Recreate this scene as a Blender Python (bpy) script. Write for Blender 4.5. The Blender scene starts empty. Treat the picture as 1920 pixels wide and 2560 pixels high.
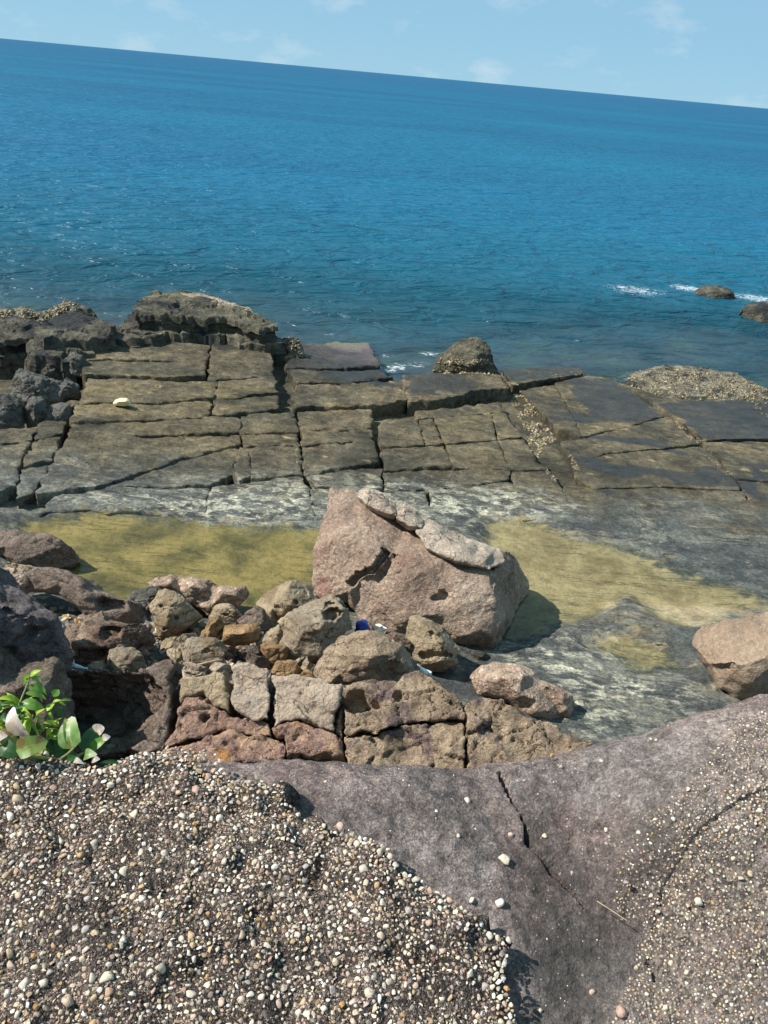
import bpy, bmesh, math, random, time
import numpy as np
from mathutils import Vector, Matrix
from mathutils.geometry import delaunay_2d_cdt

T0 = time.time()
scene = bpy.context.scene
COL = scene.collection

# ------------------------------------------------------------------ camera
EYE = np.array([0.0, 0.0, 5.0])
FOCAL = 1971.0                                  # in pixels of a 1920 x 2560 frame
ROLL = math.atan2(176, 1920)
PITCH = math.atan(1092 / FOCAL)
UP0 = np.array([0, math.sin(PITCH), math.cos(PITCH)])
FWD = np.array([0, math.cos(PITCH), -math.sin(PITCH)])
RIGHT0 = np.array([1.0, 0, 0])
CX = math.cos(ROLL) * RIGHT0 + math.sin(ROLL) * UP0
CY = -math.sin(ROLL) * RIGHT0 + math.cos(ROLL) * UP0
cam_data = bpy.data.cameras.new('camera')
cam = bpy.data.objects.new('camera', cam_data)
COL.objects.link(cam)
cam_data.sensor_fit = 'VERTICAL'
cam_data.sensor_height = 24.0
cam_data.lens = 12.0 * FOCAL / 1280.0
cam_data.clip_start = 0.05
cam_data.clip_end = 60000
m3 = Matrix((tuple(CX), tuple(CY), tuple(-FWD))).transposed()
cam.matrix_world = Matrix.Translation(Vector(EYE)) @ m3.to_4x4()
scene.camera = cam

# ------------------------------------------------------------------ sky, sun, exposure
SUN_EL = math.radians(47)
SUN_AZ = math.radians(-93)                      # measured from +Y (out to sea) towards +X
SUN = Vector((math.sin(SUN_AZ) * math.cos(SUN_EL), math.cos(SUN_AZ) * math.cos(SUN_EL), math.sin(SUN_EL)))
world = bpy.data.worlds.new('World')
scene.world = world
world.use_nodes = True
wn, wl = world.node_tree.nodes, world.node_tree.links
wn.clear()
w_out = wn.new('ShaderNodeOutputWorld')
w_bg = wn.new('ShaderNodeBackground')
w_bg.inputs['Strength'].default_value = 0.066
sky = wn.new('ShaderNodeTexSky')
sky.sky_type = 'NISHITA'
sky.sun_disc = False
sky.sun_elevation = SUN_EL
sky.sun_rotation = SUN_AZ
sky.altitude = 0
sky.air_density = 0.55
sky.dust_density = 0.0
sky.ozone_density = 6.0
w_tc = wn.new('ShaderNodeTexCoord')
w_map = wn.new('ShaderNodeMapping')
w_map.inputs['Scale'].default_value = (1.0, 1.0, 2.2)
w_map.inputs['Location'].default_value = (0.35, 0.1, 0.0)
w_no = wn.new('ShaderNodeTexNoise')
w_no.inputs['Scale'].default_value = 13.0
w_no.inputs['Detail'].default_value = 7.0
w_no.inputs['Roughness'].default_value = 0.58
w_ra = wn.new('ShaderNodeValToRGB')
w_ra.color_ramp.elements[0].position = 0.545
w_ra.color_ramp.elements[0].color = (0, 0, 0, 1)
w_ra.color_ramp.elements[1].position = 0.76
w_ra.color_ramp.elements[1].color = (0.5, 0.5, 0.5, 1)
w_mix = wn.new('ShaderNodeMixRGB')
w_mix.inputs[2].default_value = (7.2, 8.3, 8.9, 1)
wl.new(w_tc.outputs['Generated'], w_map.inputs['Vector'])
wl.new(w_map.outputs['Vector'], w_no.inputs['Vector'])
wl.new(w_no.outputs['Fac'], w_ra.inputs['Fac'])
wl.new(w_ra.outputs['Color'], w_mix.inputs[0])
w_tint = wn.new('ShaderNodeMixRGB')
w_tint.blend_type = 'MULTIPLY'
w_tint.inputs[0].default_value = 1.0
w_tint.inputs[2].default_value = (0.84, 1.0, 1.10, 1)
wl.new(sky.outputs['Color'], w_tint.inputs[1])
w_veil = wn.new('ShaderNodeMixRGB')
w_veil.inputs[0].default_value = 0.80
w_veil.inputs[2].default_value = (3.5, 6.2, 8.0, 1)
wl.new(w_tint.outputs['Color'], w_veil.inputs[1])
wl.new(w_veil.outputs['Color'], w_mix.inputs[1])
wl.new(w_mix.outputs['Color'], w_bg.inputs['Color'])
wl.new(w_bg.outputs['Background'], w_out.inputs['Surface'])
sun_data = bpy.data.lights.new('sun', 'SUN')
sun_data.energy = 5.0
sun_data.angle = math.radians(0.55)
sun_data.color = (1.0, 0.955, 0.88)
sun = bpy.data.objects.new('sun', sun_data)
sun.rotation_euler = SUN.to_track_quat('Z', 'Y').to_euler()
sun.location = (-30, 10, 40)
COL.objects.link(sun)
scene.view_settings.view_transform = 'Standard'
scene.view_settings.look = 'None'
scene.view_settings.gamma = 1.0
scene.view_settings.use_curve_mapping = False
scene.view_settings.exposure = 0.58
scene.render.engine = 'CYCLES'
scene.cycles.use_denoising = True
scene.cycles.max_bounces = 6
scene.cycles.transparent_max_bounces = 12

# ------------------------------------------------------------------ geometry helpers
def ray(u, v):
    dx, dy = u - 960.0, v - 1280.0
    d = CX * dx - CY * dy + FWD * FOCAL
    return d / np.linalg.norm(d)

def spot(u, v, z):                               # where a line of sight meets the level z
    d = ray(u, v)
    return EYE + d * (z - EYE[2]) / d[2]

PA, PB, PC = 0.18, -0.03, -0.02                  # the tilted top of the shore platform: z = PA + PB x + PC y
def zs(x, y):
    return PA + PB * x + PC * y
def on_platform(u, v, dz=0.0):
    d = ray(u, v)
    t = (PA + dz + PB * EYE[0] + PC * EYE[1] - EYE[2]) / (d[2] - PB * d[0] - PC * d[1])
    return EYE + d * t

ZONES = {'A': (0, 700, 1.728), 'B': (960, 650, 1.728), 'C': (0, 1200, 1.728), 'D': (700, 1180, 1.36),
         'E': (0, 1850, 1.728), 'F': (960, 1700, 1.728), '1': (0, 1300, 3.318), '2': (400, 1420, 3.318),
         '3': (750, 1200, 2.765), '4': (800, 1550, 2.37), '5': (0, 1600, 3.318), '6': (0, 720, 3.77),
         '7': (400, 1650, 3.318), 'S': (0, 0, 1.0)}
def px(zone, p):
    ox, oy, s = ZONES[zone]
    return (ox + p[0] / s, oy + p[1] / s) + tuple(p[2:])
def pxs(zone, pts):
    return [px(zone, p) for p in pts]

RNG = np.random.RandomState(7)
_perm = RNG.permutation(256)
_perm = np.concatenate([_perm, _perm])
_grad = RNG.normal(size=(256, 3))
_grad /= np.linalg.norm(_grad, axis=1)[:, None]
def perlin(P):
    P = np.asarray(P, dtype=np.float64)
    I = np.floor(P).astype(np.int64)
    Fr = P - I
    I &= 255
    W = Fr * Fr * Fr * (Fr * (Fr * 6 - 15) + 10)
    out = np.zeros(len(P))
    for cx in (0, 1):
        wx = W[:, 0] if cx else 1 - W[:, 0]
        for cy in (0, 1):
            wy = W[:, 1] if cy else 1 - W[:, 1]
            for cz in (0, 1):
                wz = W[:, 2] if cz else 1 - W[:, 2]
                h = _perm[_perm[_perm[(I[:, 0] + cx) & 255] + ((I[:, 1] + cy) & 255)] + ((I[:, 2] + cz) & 255)]
                g = _grad[h]
                d = g[:, 0] * (Fr[:, 0] - cx) + g[:, 1] * (Fr[:, 1] - cy) + g[:, 2] * (Fr[:, 2] - cz)
                out += wx * wy * wz * d
    return out * 1.5
def fbm(P, freq, octs=4, gain=0.5, off=0.0):
    P = np.asarray(P, dtype=np.float64)
    o, a, f = 0.0, 1.0, freq
    for k in range(octs):
        o = o + a * perlin(P * f + 17.3 * k + off)
        a *= gain
        f *= 2.03
    return o
def ridged(P, freq, octs=3, off=0.0):
    P = np.asarray(P, dtype=np.float64)
    o, a, f = 0.0, 1.0, freq
    for k in range(octs):
        o = o + a * (0.5 - np.abs(perlin(P * f + 31.7 * k + off)))
        a *= 0.5
        f *= 2.1
    return o
def cellular(P, freq, off=0.0):                  # nearest and second nearest scattered point, and the nearest one's own number
    P = np.asarray(P, dtype=np.float64) * freq + off
    I = np.floor(P).astype(np.int64)
    best = np.full(len(P), 9.0)
    second = np.full(len(P), 9.0)
    idn = np.zeros(len(P))
    for dx in (-1, 0, 1):
        for dy in (-1, 0, 1):
            for dz in (-1, 0, 1):
                J = I + np.array([dx, dy, dz])
                h = _perm[_perm[_perm[J[:, 0] & 255] + (J[:, 1] & 255)] + (J[:, 2] & 255)]
                q = J + 0.5 + 0.45 * _grad[h]
                d = np.linalg.norm(q - P, axis=1)
                m = d < best
                second = np.where(m, best, np.minimum(second, d))
                best[m] = d[m]
                idn[m] = h[m]
    return best, second, idn / 255.0
def smooth(a, b, x):
    t = np.clip((x - a) / (b - a), 0, 1)
    return t * t * (3 - 2 * t)
def sdf(poly, XY):                               # signed distance to a polygon, positive inside
    poly = np.asarray(poly)[:, :2]
    XY = np.asarray(XY)
    d2 = np.full(len(XY), 1e18)
    inside = np.zeros(len(XY), dtype=bool)
    n = len(poly)
    for i in range(n):
        a, b = poly[i], poly[(i + 1) % n]
        e = b - a
        w = XY - a
        t = np.clip((w @ e) / max(e @ e, 1e-12), 0, 1)
        q = w - t[:, None] * e
        d2 = np.minimum(d2, (q * q).sum(1))
        c = ((a[1] > XY[:, 1]) != (b[1] > XY[:, 1]))
        with np.errstate(divide='ignore', invalid='ignore'):
            xi = a[0] + (XY[:, 1] - a[1]) * e[0] / (e[1] if e[1] != 0 else 1e-12)
        inside ^= (c & (XY[:, 0] < xi))
    d = np.sqrt(d2)
    return np.where(inside, d, -d)
def line_dist(line, XY):
    line = np.asarray(line)[:, :2]
    d2 = np.full(len(XY), 1e18)
    for a, b in zip(line[:-1], line[1:]):
        e = b - a
        w = XY - a
        t = np.clip((w @ e) / max(e @ e, 1e-12), 0, 1)
        q = w - t[:, None] * e
        d2 = np.minimum(d2, (q * q).sum(1))
    return np.sqrt(d2)

def mesh_from(name, V, F, smooth_shade=True):
    me = bpy.data.meshes.new(name)
    V = np.asarray(V, dtype=np.float32)
    F = np.asarray(F)
    k = F.shape[1]
    me.vertices.add(len(V))
    me.vertices.foreach_set('co', V.ravel())
    me.loops.add(len(F) * k)
    me.loops.foreach_set('vertex_index', F.astype(np.int32).ravel())
    me.polygons.add(len(F))
    me.polygons.foreach_set('loop_start', np.arange(0, len(F) * k, k, dtype=np.int32))
    me.polygons.foreach_set('use_smooth', np.full(len(F), smooth_shade, dtype=bool))
    me.update()
    me.validate()
    return me
def set_attr(me, name, vals):
    a = me.attributes.new(name, 'FLOAT', 'POINT')
    a.data.foreach_set('value', np.asarray(vals, dtype=np.float32))
def set_col(me, name, rgb):
    a = me.attributes.new(name, 'FLOAT_COLOR', 'POINT')
    rgba = np.ones((len(rgb), 4), dtype=np.float32)
    rgba[:, :3] = rgb
    a.data.foreach_set('color', rgba.ravel())
def put(name, me, mat, parent=None, label=None, cat=None, group=None, kind=None):
    o = bpy.data.objects.new(name, me)
    COL.objects.link(o)
    if me is not None and mat is not None and not me.materials:
        me.materials.append(mat)
    if parent is not None:
        o.parent = parent
        o.matrix_parent_inverse = parent.matrix_world.inverted()
    if label: o['label'] = label
    if cat: o['category'] = cat
    if group: o['group'] = group
    if kind: o['kind'] = kind
    return o
def grid_faces(nr, nc):
    i = np.arange(nr - 1)[:, None] * nc + np.arange(nc - 1)[None, :]
    i = i.ravel()
    return np.stack([i, i + 1, i + nc + 1, i + nc], 1)

# ------------------------------------------------------------------ material helpers
class NT:
    def __init__(self, name):
        self.mat = bpy.data.materials.new(name)
        self.mat.use_nodes = True
        self.n, self.l = self.mat.node_tree.nodes, self.mat.node_tree.links
        self.n.clear()
        self.out = self.n.new('ShaderNodeOutputMaterial')
        self.pos = self.n.new('ShaderNodeNewGeometry').outputs['Position']
    def node(self, t, **kw):
        n = self.n.new(t)
        for k, v in kw.items():
            setattr(n, k, v)
        return n
    def link(self, a, b):
        self.l.new(a, b)
    def scaled(self, s):
        m = self.node('ShaderNodeMapping')
        m.inputs['Scale'].default_value = s
        self.link(self.pos, m.inputs['Vector'])
        return m.outputs['Vector']
    def noise(self, scale, detail=4, rough=0.55, vec=None, dist=0.0):
        n = self.node('ShaderNodeTexNoise')
        n.inputs['Scale'].default_value = scale
        n.inputs['Detail'].default_value = detail
        n.inputs['Roughness'].default_value = rough
        n.inputs['Distortion'].default_value = dist
        self.link(vec if vec is not None else self.pos, n.inputs['Vector'])
        return n.outputs['Fac']
    def ridge(self, scale, detail=6, vec=None):
        n = self.node('ShaderNodeTexNoise', noise_type='RIDGED_MULTIFRACTAL')
        n.inputs['Scale'].default_value = scale
        n.inputs['Detail'].default_value = detail
        n.inputs['Roughness'].default_value = 0.62
        n.inputs['Offset'].default_value = 0.9
        n.inputs['Gain'].default_value = 1.6
        self.link(vec if vec is not None else self.pos, n.inputs['Vector'])
        return n.outputs['Fac']
    def warped(self, amount, scale, stretch=(1, 1, 1)):
        n = self.node('ShaderNodeTexNoise')
        n.inputs['Scale'].default_value = scale
        n.inputs['Detail'].default_value = 4
        self.link(self.pos, n.inputs['Vector'])
        m = self.node('ShaderNodeVectorMath', operation='MULTIPLY_ADD')
        self.link(n.outputs['Color'], m.inputs[0])
        m.inputs[1].default_value = (amount,) * 3
        self.link(self.scaled(stretch), m.inputs[2])
        return m.outputs[0]
    def voro(self, scale, feature='F1', out='Distance', vec=None, rand=1.0):
        n = self.node('ShaderNodeTexVoronoi', feature=feature)
        n.inputs['Scale'].default_value = scale
        n.inputs['Randomness'].default_value = rand
        self.link(vec if vec is not None else self.pos, n.inputs['Vector'])
        return n.outputs[out]
    def math(self, op, a, b=None, clamp=False):
        n = self.node('ShaderNodeMath', operation=op, use_clamp=clamp)
        for i, x in enumerate((a, b)):
            if x is None: continue
            if isinstance(x, (int, float)): n.inputs[i].default_value = x
            else: self.link(x, n.inputs[i])
        return n.outputs[0]
    def step(self, x, a, b):                     # smooth 0..1 between a and b
        n = self.node('ShaderNodeMapRange', interpolation_type='SMOOTHSTEP')
        n.inputs['From Min'].default_value = a
        n.inputs['From Max'].default_value = b
        self.link(x, n.inputs['Value'])
        return n.outputs['Result']
    def ramp(self, x, stops):
        n = self.node('ShaderNodeValToRGB')
        e = n.color_ramp.elements
        while len(e) < len(stops): e.new(0.5)
        for k, (p, c) in enumerate(stops):
            e[k].position = p
            e[k].color = (c[0], c[1], c[2], 1)
        self.link(x, n.inputs['Fac'])
        return n.outputs['Color']
    def mix(self, f, a, b, mode='MIX'):
        n = self.node('ShaderNodeMixRGB', blend_type=mode)
        for i, x in enumerate((f, a, b)):
            if isinstance(x, (int, float)): n.inputs[i].default_value = x
            elif isinstance(x, tuple): n.inputs[i].default_value = (x[0], x[1], x[2], 1)
            else: self.link(x, n.inputs[i])
        return n.outputs['Color']
    def attr(self, name, out='Fac'):
        n = self.node('ShaderNodeAttribute', attribute_name=name)
        return n.outputs[out]
    def bump(self, h, strength, dist, prev=None):
        n = self.node('ShaderNodeBump')
        n.inputs['Strength'].default_value = strength
        n.inputs['Distance'].default_value = dist
        self.link(h, n.inputs['Height'])
        if prev is not None: self.link(prev, n.inputs['Normal'])
        return n.outputs['Normal']
    def principled(self, col, rough=0.8, normal=None, spec=0.3):
        n = self.node('ShaderNodeBsdfPrincipled')
        if isinstance(col, tuple): n.inputs['Base Color'].default_value = (col[0], col[1], col[2], 1)
        else: self.link(col, n.inputs['Base Color'])
        if isinstance(rough, (int, float)): n.inputs['Roughness'].default_value = rough
        else: self.link(rough, n.inputs['Roughness'])
        if isinstance(spec, (int, float)): n.inputs['Specular IOR Level'].default_value = spec
        else: self.link(spec, n.inputs['Specular IOR Level'])
        if normal is not None: self.link(normal, n.inputs['Normal'])
        return n.outputs['BSDF']
    def done(self, shader):
        self.link(shader, self.out.inputs['Surface'])
        return self.mat

def rock_mat(name, dark, mid, light, scale=3.0, grain=60.0, grain_amt=0.35, stain=None, stain_scale=2.0, stain_lo=0.52,
             bump=0.6, crust=None, crust_lo=0.6, pits=0.0, rough=0.85, grain_bump=0.004, strata=0.0, cracks=0.85):
    t = NT(name)
    n1 = t.noise(scale, 7, 0.62, dist=0.3)
    base = t.ramp(n1, [(0.28, dark), (0.5, mid), (0.72, light)])
    if stain:
        s = t.step(t.noise(stain_scale, 6, 0.6, dist=0.6), stain_lo, stain_lo + 0.12)
        base = t.mix(s, base, stain)
    if crust:
        c = t.step(t.noise(scale * 3.3, 8, 0.68), crust_lo, crust_lo + 0.08)
        base = t.mix(c, base, crust)
    if strata:
        sv = t.scaled((1.2, 1.2, 26.0))
        s = t.noise(1.0, 5, 0.6, vec=sv)
        base = t.mix(strata, base, t.ramp(s, [(0.35, (0.35, 0.33, 0.33)), (0.6, (1.25, 1.22, 1.18))]), 'MULTIPLY')
    g = t.voro(grain, out='Color')
    sep = t.node('ShaderNodeSeparateColor')
    t.link(g, sep.inputs['Color'])
    gr = t.ramp(sep.outputs['Red'], [(0.0, (0.42, 0.41, 0.42)), (0.45, (0.9, 0.88, 0.88)), (0.8, (1.2, 1.17, 1.12)), (1.0, (2.0, 1.9, 1.75))])
    base = t.mix(grain_amt, base, gr, 'MULTIPLY')
    ck = t.voro(max(2.2, scale * 0.9), 'DISTANCE_TO_EDGE', vec=t.warped(0.45, 5.0, (1.0, 1.0, 1.7)))
    ckm = t.math('MULTIPLY', t.step(ck, 0.022, 0.004), t.step(t.noise(2.1, 3), 0.44, 0.56))
    base = t.mix(t.math('MULTIPLY', ckm, cracks), base, tuple(x * 0.22 for x in dark))
    fine = t.noise(scale * 14, 6, 0.7)
    base = t.mix(0.6, base, t.ramp(fine, [(0.3, (0.55, 0.54, 0.53)), (0.62, (1.22, 1.22, 1.22))]), 'MULTIPLY')
    nrm = t.bump(t.ridge(scale * 1.6, 8), min(1.0, bump), 0.030)
    nrm = t.bump(t.noise(scale * 5, 10, 0.74), min(1.0, bump * 1.3), 0.06, nrm)
    nrm = t.bump(t.ridge(26, 5), 0.5, 0.006, nrm)
    nrm = t.bump(t.step(ck, 0.0, 0.03), 0.6 * cracks, 0.02, nrm)
    nrm = t.bump(t.voro(grain), min(1.0, grain_amt * 1.6), grain_bump, nrm)
    if pits:
        p = t.voro(scale * 9)
        nrm = t.bump(t.step(p, 0.05, 0.35), pits, 0.03, nrm)
    return t.done(t.principled(base, rough, nrm, 0.25))

M = {}
M['pink'] = rock_mat('pink_conglomerate', (0.180, 0.122, 0.092), (0.327, 0.239, 0.180), (0.442, 0.349, 0.267), 1.6, 55, 0.42, stain=(0.27, 0.16, 0.125), stain_scale=1.0, stain_lo=0.55, bump=0.7, cracks=0.25)
M['cap'] = rock_mat('pale_cap_sandstone', (0.26, 0.20, 0.15), (0.42, 0.345, 0.27), (0.55, 0.475, 0.385), 2.4, 70, 0.3, bump=0.6)
M['rosy'] = rock_mat('rosy_tan_sandstone', (0.185, 0.132, 0.093), (0.277, 0.206, 0.147), (0.347, 0.268, 0.198), 1.4, 90, 0.25, bump=0.35, cracks=0.3)
M['granular'] = rock_mat('granular_pink_stone', (0.196, 0.132, 0.101), (0.367, 0.271, 0.202), (0.490, 0.383, 0.296), 3, 38, 0.6, bump=0.5, grain_bump=0.01, cracks=0.15)
M['tan'] = rock_mat('olive_tan_sandstone', (0.156, 0.119, 0.077), (0.281, 0.220, 0.143), (0.391, 0.310, 0.208), 4, 120, 0.2, stain=(0.19, 0.14, 0.085), stain_scale=2.2, bump=0.35)
M['pale'] = rock_mat('pale_weathered_sandstone', (0.188, 0.145, 0.101), (0.327, 0.265, 0.188), (0.466, 0.392, 0.288), 3.2, 110, 0.2, stain=(0.24, 0.175, 0.11), stain_scale=2.6, bump=0.6)
M['grey'] = rock_mat('smooth_grey_sandstone', (0.236, 0.183, 0.136), (0.375, 0.296, 0.224), (0.499, 0.398, 0.307), 3.2, 120, 0.22, stain=(0.36, 0.30, 0.24), stain_scale=3.5, stain_lo=0.56, bump=0.45)
M['ochre'] = rock_mat('ochre_stained_stone', (0.145, 0.089, 0.044), (0.302, 0.187, 0.092), (0.413, 0.270, 0.145), 5, 100, 0.25, stain=(0.18, 0.14, 0.09), stain_scale=3.5, bump=0.5)
M['orange'] = rock_mat('orange_pink_bedrock', (0.273, 0.160, 0.131), (0.450, 0.287, 0.215), (0.629, 0.438, 0.274), 5, 90, 0.25, stain=(0.50, 0.25, 0.085), stain_scale=4.5, stain_lo=0.56, bump=0.7, crust=(0.25, 0.17, 0.17), crust_lo=0.54)
M['crumbly'] = rock_mat('crumbly_tan_bedrock', (0.224, 0.157, 0.109), (0.433, 0.326, 0.223), (0.604, 0.471, 0.327), 4, 90, 0.3, stain=(0.235, 0.165, 0.155), stain_scale=3.0, stain_lo=0.51, bump=0.9, crust=(0.40, 0.33, 0.15), crust_lo=0.62)
M['brown'] = rock_mat('brown_rough_rock', (0.125, 0.091, 0.074), (0.244, 0.185, 0.148), (0.370, 0.288, 0.236), 4, 70, 0.35, stain=(0.19, 0.155, 0.115), stain_scale=2.5, bump=0.8)
M['red'] = rock_mat('red_layered_rock', (0.129, 0.084, 0.064), (0.271, 0.190, 0.143), (0.388, 0.304, 0.222), 4, 70, 0.35, bump=0.8, strata=0.75)
M['purple'] = rock_mat('grey_purple_rock', (0.095, 0.079, 0.077), (0.183, 0.151, 0.148), (0.297, 0.256, 0.244), 5, 90, 0.3, bump=0.8, crust=(0.25, 0.23, 0.21), crust_lo=0.62)
M['dark'] = rock_mat('dark_olive_shore_rock', (0.040, 0.039, 0.032), (0.094, 0.085, 0.064), (0.189, 0.174, 0.123), 2.6, 60, 0.3, stain=(0.034, 0.036, 0.038), stain_scale=0.9, stain_lo=0.50, bump=0.8, crust=(0.20, 0.185, 0.13), crust_lo=0.63)
M['seablock'] = rock_mat('dark_olive_sea_block', (0.046, 0.045, 0.036), (0.113, 0.104, 0.072), (0.242, 0.222, 0.152), 2.2, 60, 0.3, stain=(0.036, 0.038, 0.04), stain_scale=0.8, stain_lo=0.52, bump=0.8, crust=(0.30, 0.28, 0.21), crust_lo=0.6, strata=0.5)
M['honey'] = rock_mat('grey_pitted_shore_rock', (0.065, 0.065, 0.058), (0.150, 0.143, 0.124), (0.260, 0.247, 0.208), 3.5, 60, 0.3, bump=0.8, pits=0.7, crust=(0.24, 0.21, 0.14), crust_lo=0.62)
M['barnacle'] = rock_mat('barnacle_crusted_rock', (0.07, 0.065, 0.05), (0.21, 0.19, 0.14), (0.42, 0.38, 0.28), 3.5, 28, 0.6, bump=1.0, grain_bump=0.03, stain=(0.05, 0.05, 0.045), stain_scale=2.5, stain_lo=0.5)

# ------------------------------------------------------------------ masks on the shore platform (world polygons)
def plat_poly(zone, pts, dz=0.0):
    return np.array([on_platform(*px(zone, p)[:2], dz)[:2] for p in pts])
POOL_L = plat_poly('C', [(40, 175), (150, 135), (380, 105), (560, 125), (720, 165), (900, 190), (1100, 200), (1370, 215), (1420, 330), (1400, 480), (1150, 560), (900, 560), (600, 520), (440, 520), (250, 430), (180, 260)])
POOL_R = plat_poly('D', [(700, 150), (850, 150), (1000, 225), (1180, 255), (1350, 335), (1560, 395), (1650, 450), (1400, 510), (1300, 485), (1190, 415), (1000, 475), (860, 520), (700, 560), (700, 300)])
POOL_R2 = plat_poly('D', [(1080, 565), (1200, 540), (1330, 600), (1350, 640), (1230, 650)])
LEVEL_L = float(zs(*POOL_L.mean(0))) - 0.055
LEVEL_R = float(zs(*POOL_R.mean(0))) - 0.055
WETS = [plat_poly('B', p) for p in (
    [(75, 500), (310, 492), (380, 550), (300, 588), (110, 590)],
    [(820, 520), (985, 512), (1205, 672), (1040, 700), (900, 680), (830, 600)],
    [(1190, 622), (1700, 600), (1700, 790), (1390, 770)],
    [(400, 470), (900, 455), (880, 490), (560, 530)])]
WETS += [plat_poly('A', p) for p in ([(1295, 265), (1600, 260), (1659, 380), (1700, 470), (1500, 440), (1240, 375)], [(930, 275), (1150, 270), (1170, 310), (920, 330)])]
BLOTCH = plat_poly('B', [(640, 560), (900, 650), (1230, 700), (1750, 800), (1750, 1090), (900, 1010), (740, 800)])
PALES = [plat_poly('C', [(330, 40), (900, 20), (1400, -20), (1400, 190), (900, 185), (620, 140)]),
         plat_poly('D', [(760, 600), (900, 560), (1150, 600), (1330, 700), (1450, 800), (1100, 900), (980, 870), (900, 700)]),
         plat_poly('D', [(250, 20), (850, 60), (1000, 130), (700, 200), (420, 130)])]
OCHRES = [plat_poly('B', [(130, 640), (500, 600), (620, 800), (560, 900), (100, 850)]), plat_poly('B', [(650, 540), (830, 560), (1000, 700), (760, 740)]),
          plat_poly('B', [(560, 900), (900, 960), (950, 1040), (600, 1040)]), plat_poly('A', [(345, 425), (1190, 420), (1190, 620), (310, 660)]),
          plat_poly('D', [(940, 480), (1180, 410), (1300, 560), (1080, 560)]), plat_poly('D', [(1480, 150), (1620, 160), (1640, 230), (1500, 230)])]
SEA_POLY = np.array([on_platform(u, v, -0.2)[:2] for u, v in [(-900, 700), (0, 775), (340, 800), (690, 850), (800, 905), (930, 950), (1090, 915), (1250, 925), (1500, 925), (1700, 925), (1920, 930), (2600, 930)]] + [[400, 600], [-400, 600]])
SLAB_ZONE = plat_poly('S', [(-700, 1330), (60, 1275), (220, 1262), (530, 1298), (790, 1300), (1000, 1265), (1300, 1262), (1500, 1250), (2600, 1250), (2600, 860), (-700, 740)])
SEA_Z = -0.42
GULLY = plat_poly('6', [(-400, 560), (300, 620), (760, 660), (830, 760), (760, 960), (690, 1100), (640, 1250), (200, 1280), (-400, 1320)])

def base_z(XY):
    XY = np.asarray(XY)
    x, y = XY[:, 0], XY[:, 1]
    P = np.column_stack([XY, np.zeros(len(XY))])
    z = zs(x, y) + 0.03 * fbm(P, 0.7, 4) + 0.012 * fbm(P, 4.0, 3)
    sl = sdf(SLAB_ZONE, XY)
    z -= 0.20 * smooth(-0.05, 0.25, sl)
    for poly, lev in ((POOL_L, LEVEL_L), (POOL_R, LEVEL_R), (POOL_R2, LEVEL_R)):
        s = sdf(poly, XY) + 0.16 * fbm(P, 1.5, 4)
        f = smooth(-0.30, 0.16, s)
        zz = lev - 0.05 + 0.022 * fbm(P, 1.1, 5) + 0.015 * ridged(P * np.array([0.5, 3.0, 1]), 1.6, 3)
        z = z * (1 - f) + zz * f
    # ground rises under the rubble towards the foot of the cliff
    m = smooth(6.6, 4.4, y) * smooth(2.2, 0.6, x)
    z = z + 0.28 * m
    z = z + 0.7 * smooth(3.6, 2.2, y) * smooth(-2.6, -1.0, x)
    z = z - 0.25 * smooth(-0.2, 0.3, sdf(GULLY, XY))
    s = sdf(SEA_POLY, XY)
    zsea = -0.52 - 0.10 * np.clip(s, 0, 40) + 0.16 * fbm(P, 0.45, 4) * smooth(0, 2, s)
    f = smooth(-0.5, 0.3, s + 0.2 * fbm(P, 0.8, 3))
    z = z * (1 - f) + np.minimum(z, zsea) * f
    return z

def platform_masks(me, XY):
    XY = np.asarray(XY)
    P = np.column_stack([XY, np.zeros(len(XY))])
    wob = 0.16 * fbm(P, 1.3, 4) + 0.05 * fbm(P, 7, 3)
    wobx = 0.25 * fbm(P * np.array([0.6, 2.0, 1]), 1.6, 4)
    alg = np.maximum.reduce([sdf(p, XY) for p in (POOL_L, POOL_R, POOL_R2)])
    set_attr(me, 'algae', smooth(-0.38, 0.36, alg + wob))
    wet = np.maximum.reduce([sdf(p, XY) for p in WETS])
    blot = smooth(-0.2, 0.5, sdf(BLOTCH, XY)) * smooth(0.12, 0.2, fbm(P * np.array([0.55, 1.3, 1]), 1.1, 3))
    shore = smooth(-1.2, 0.3, sdf(SEA_POLY, XY) + wobx)
    set_attr(me, 'wet', np.clip(np.maximum(np.maximum(smooth(-0.10, 0.03, wet + wobx * 0.8), blot * 0.95), shore * 0.8), 0, 1))
    pale = np.maximum.reduce([sdf(p, XY) for p in PALES])
    set_attr(me, 'pale', smooth(-0.5, 0.5, pale + wob))
    och = np.maximum.reduce([sdf(p, XY) for p in OCHRES])
    set_attr(me, 'ochre', smooth(-0.4, 0.5, och + 1.5 * wob))
    near = smooth(10.6, 8.6, XY[:, 1] - 0.12 * XY[:, 0] + 4 * wob)
    set_attr(me, 'slate', near)
    set_attr(me, 'under', smooth(-0.3, 1.0, sdf(SEA_POLY, XY)))

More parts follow.
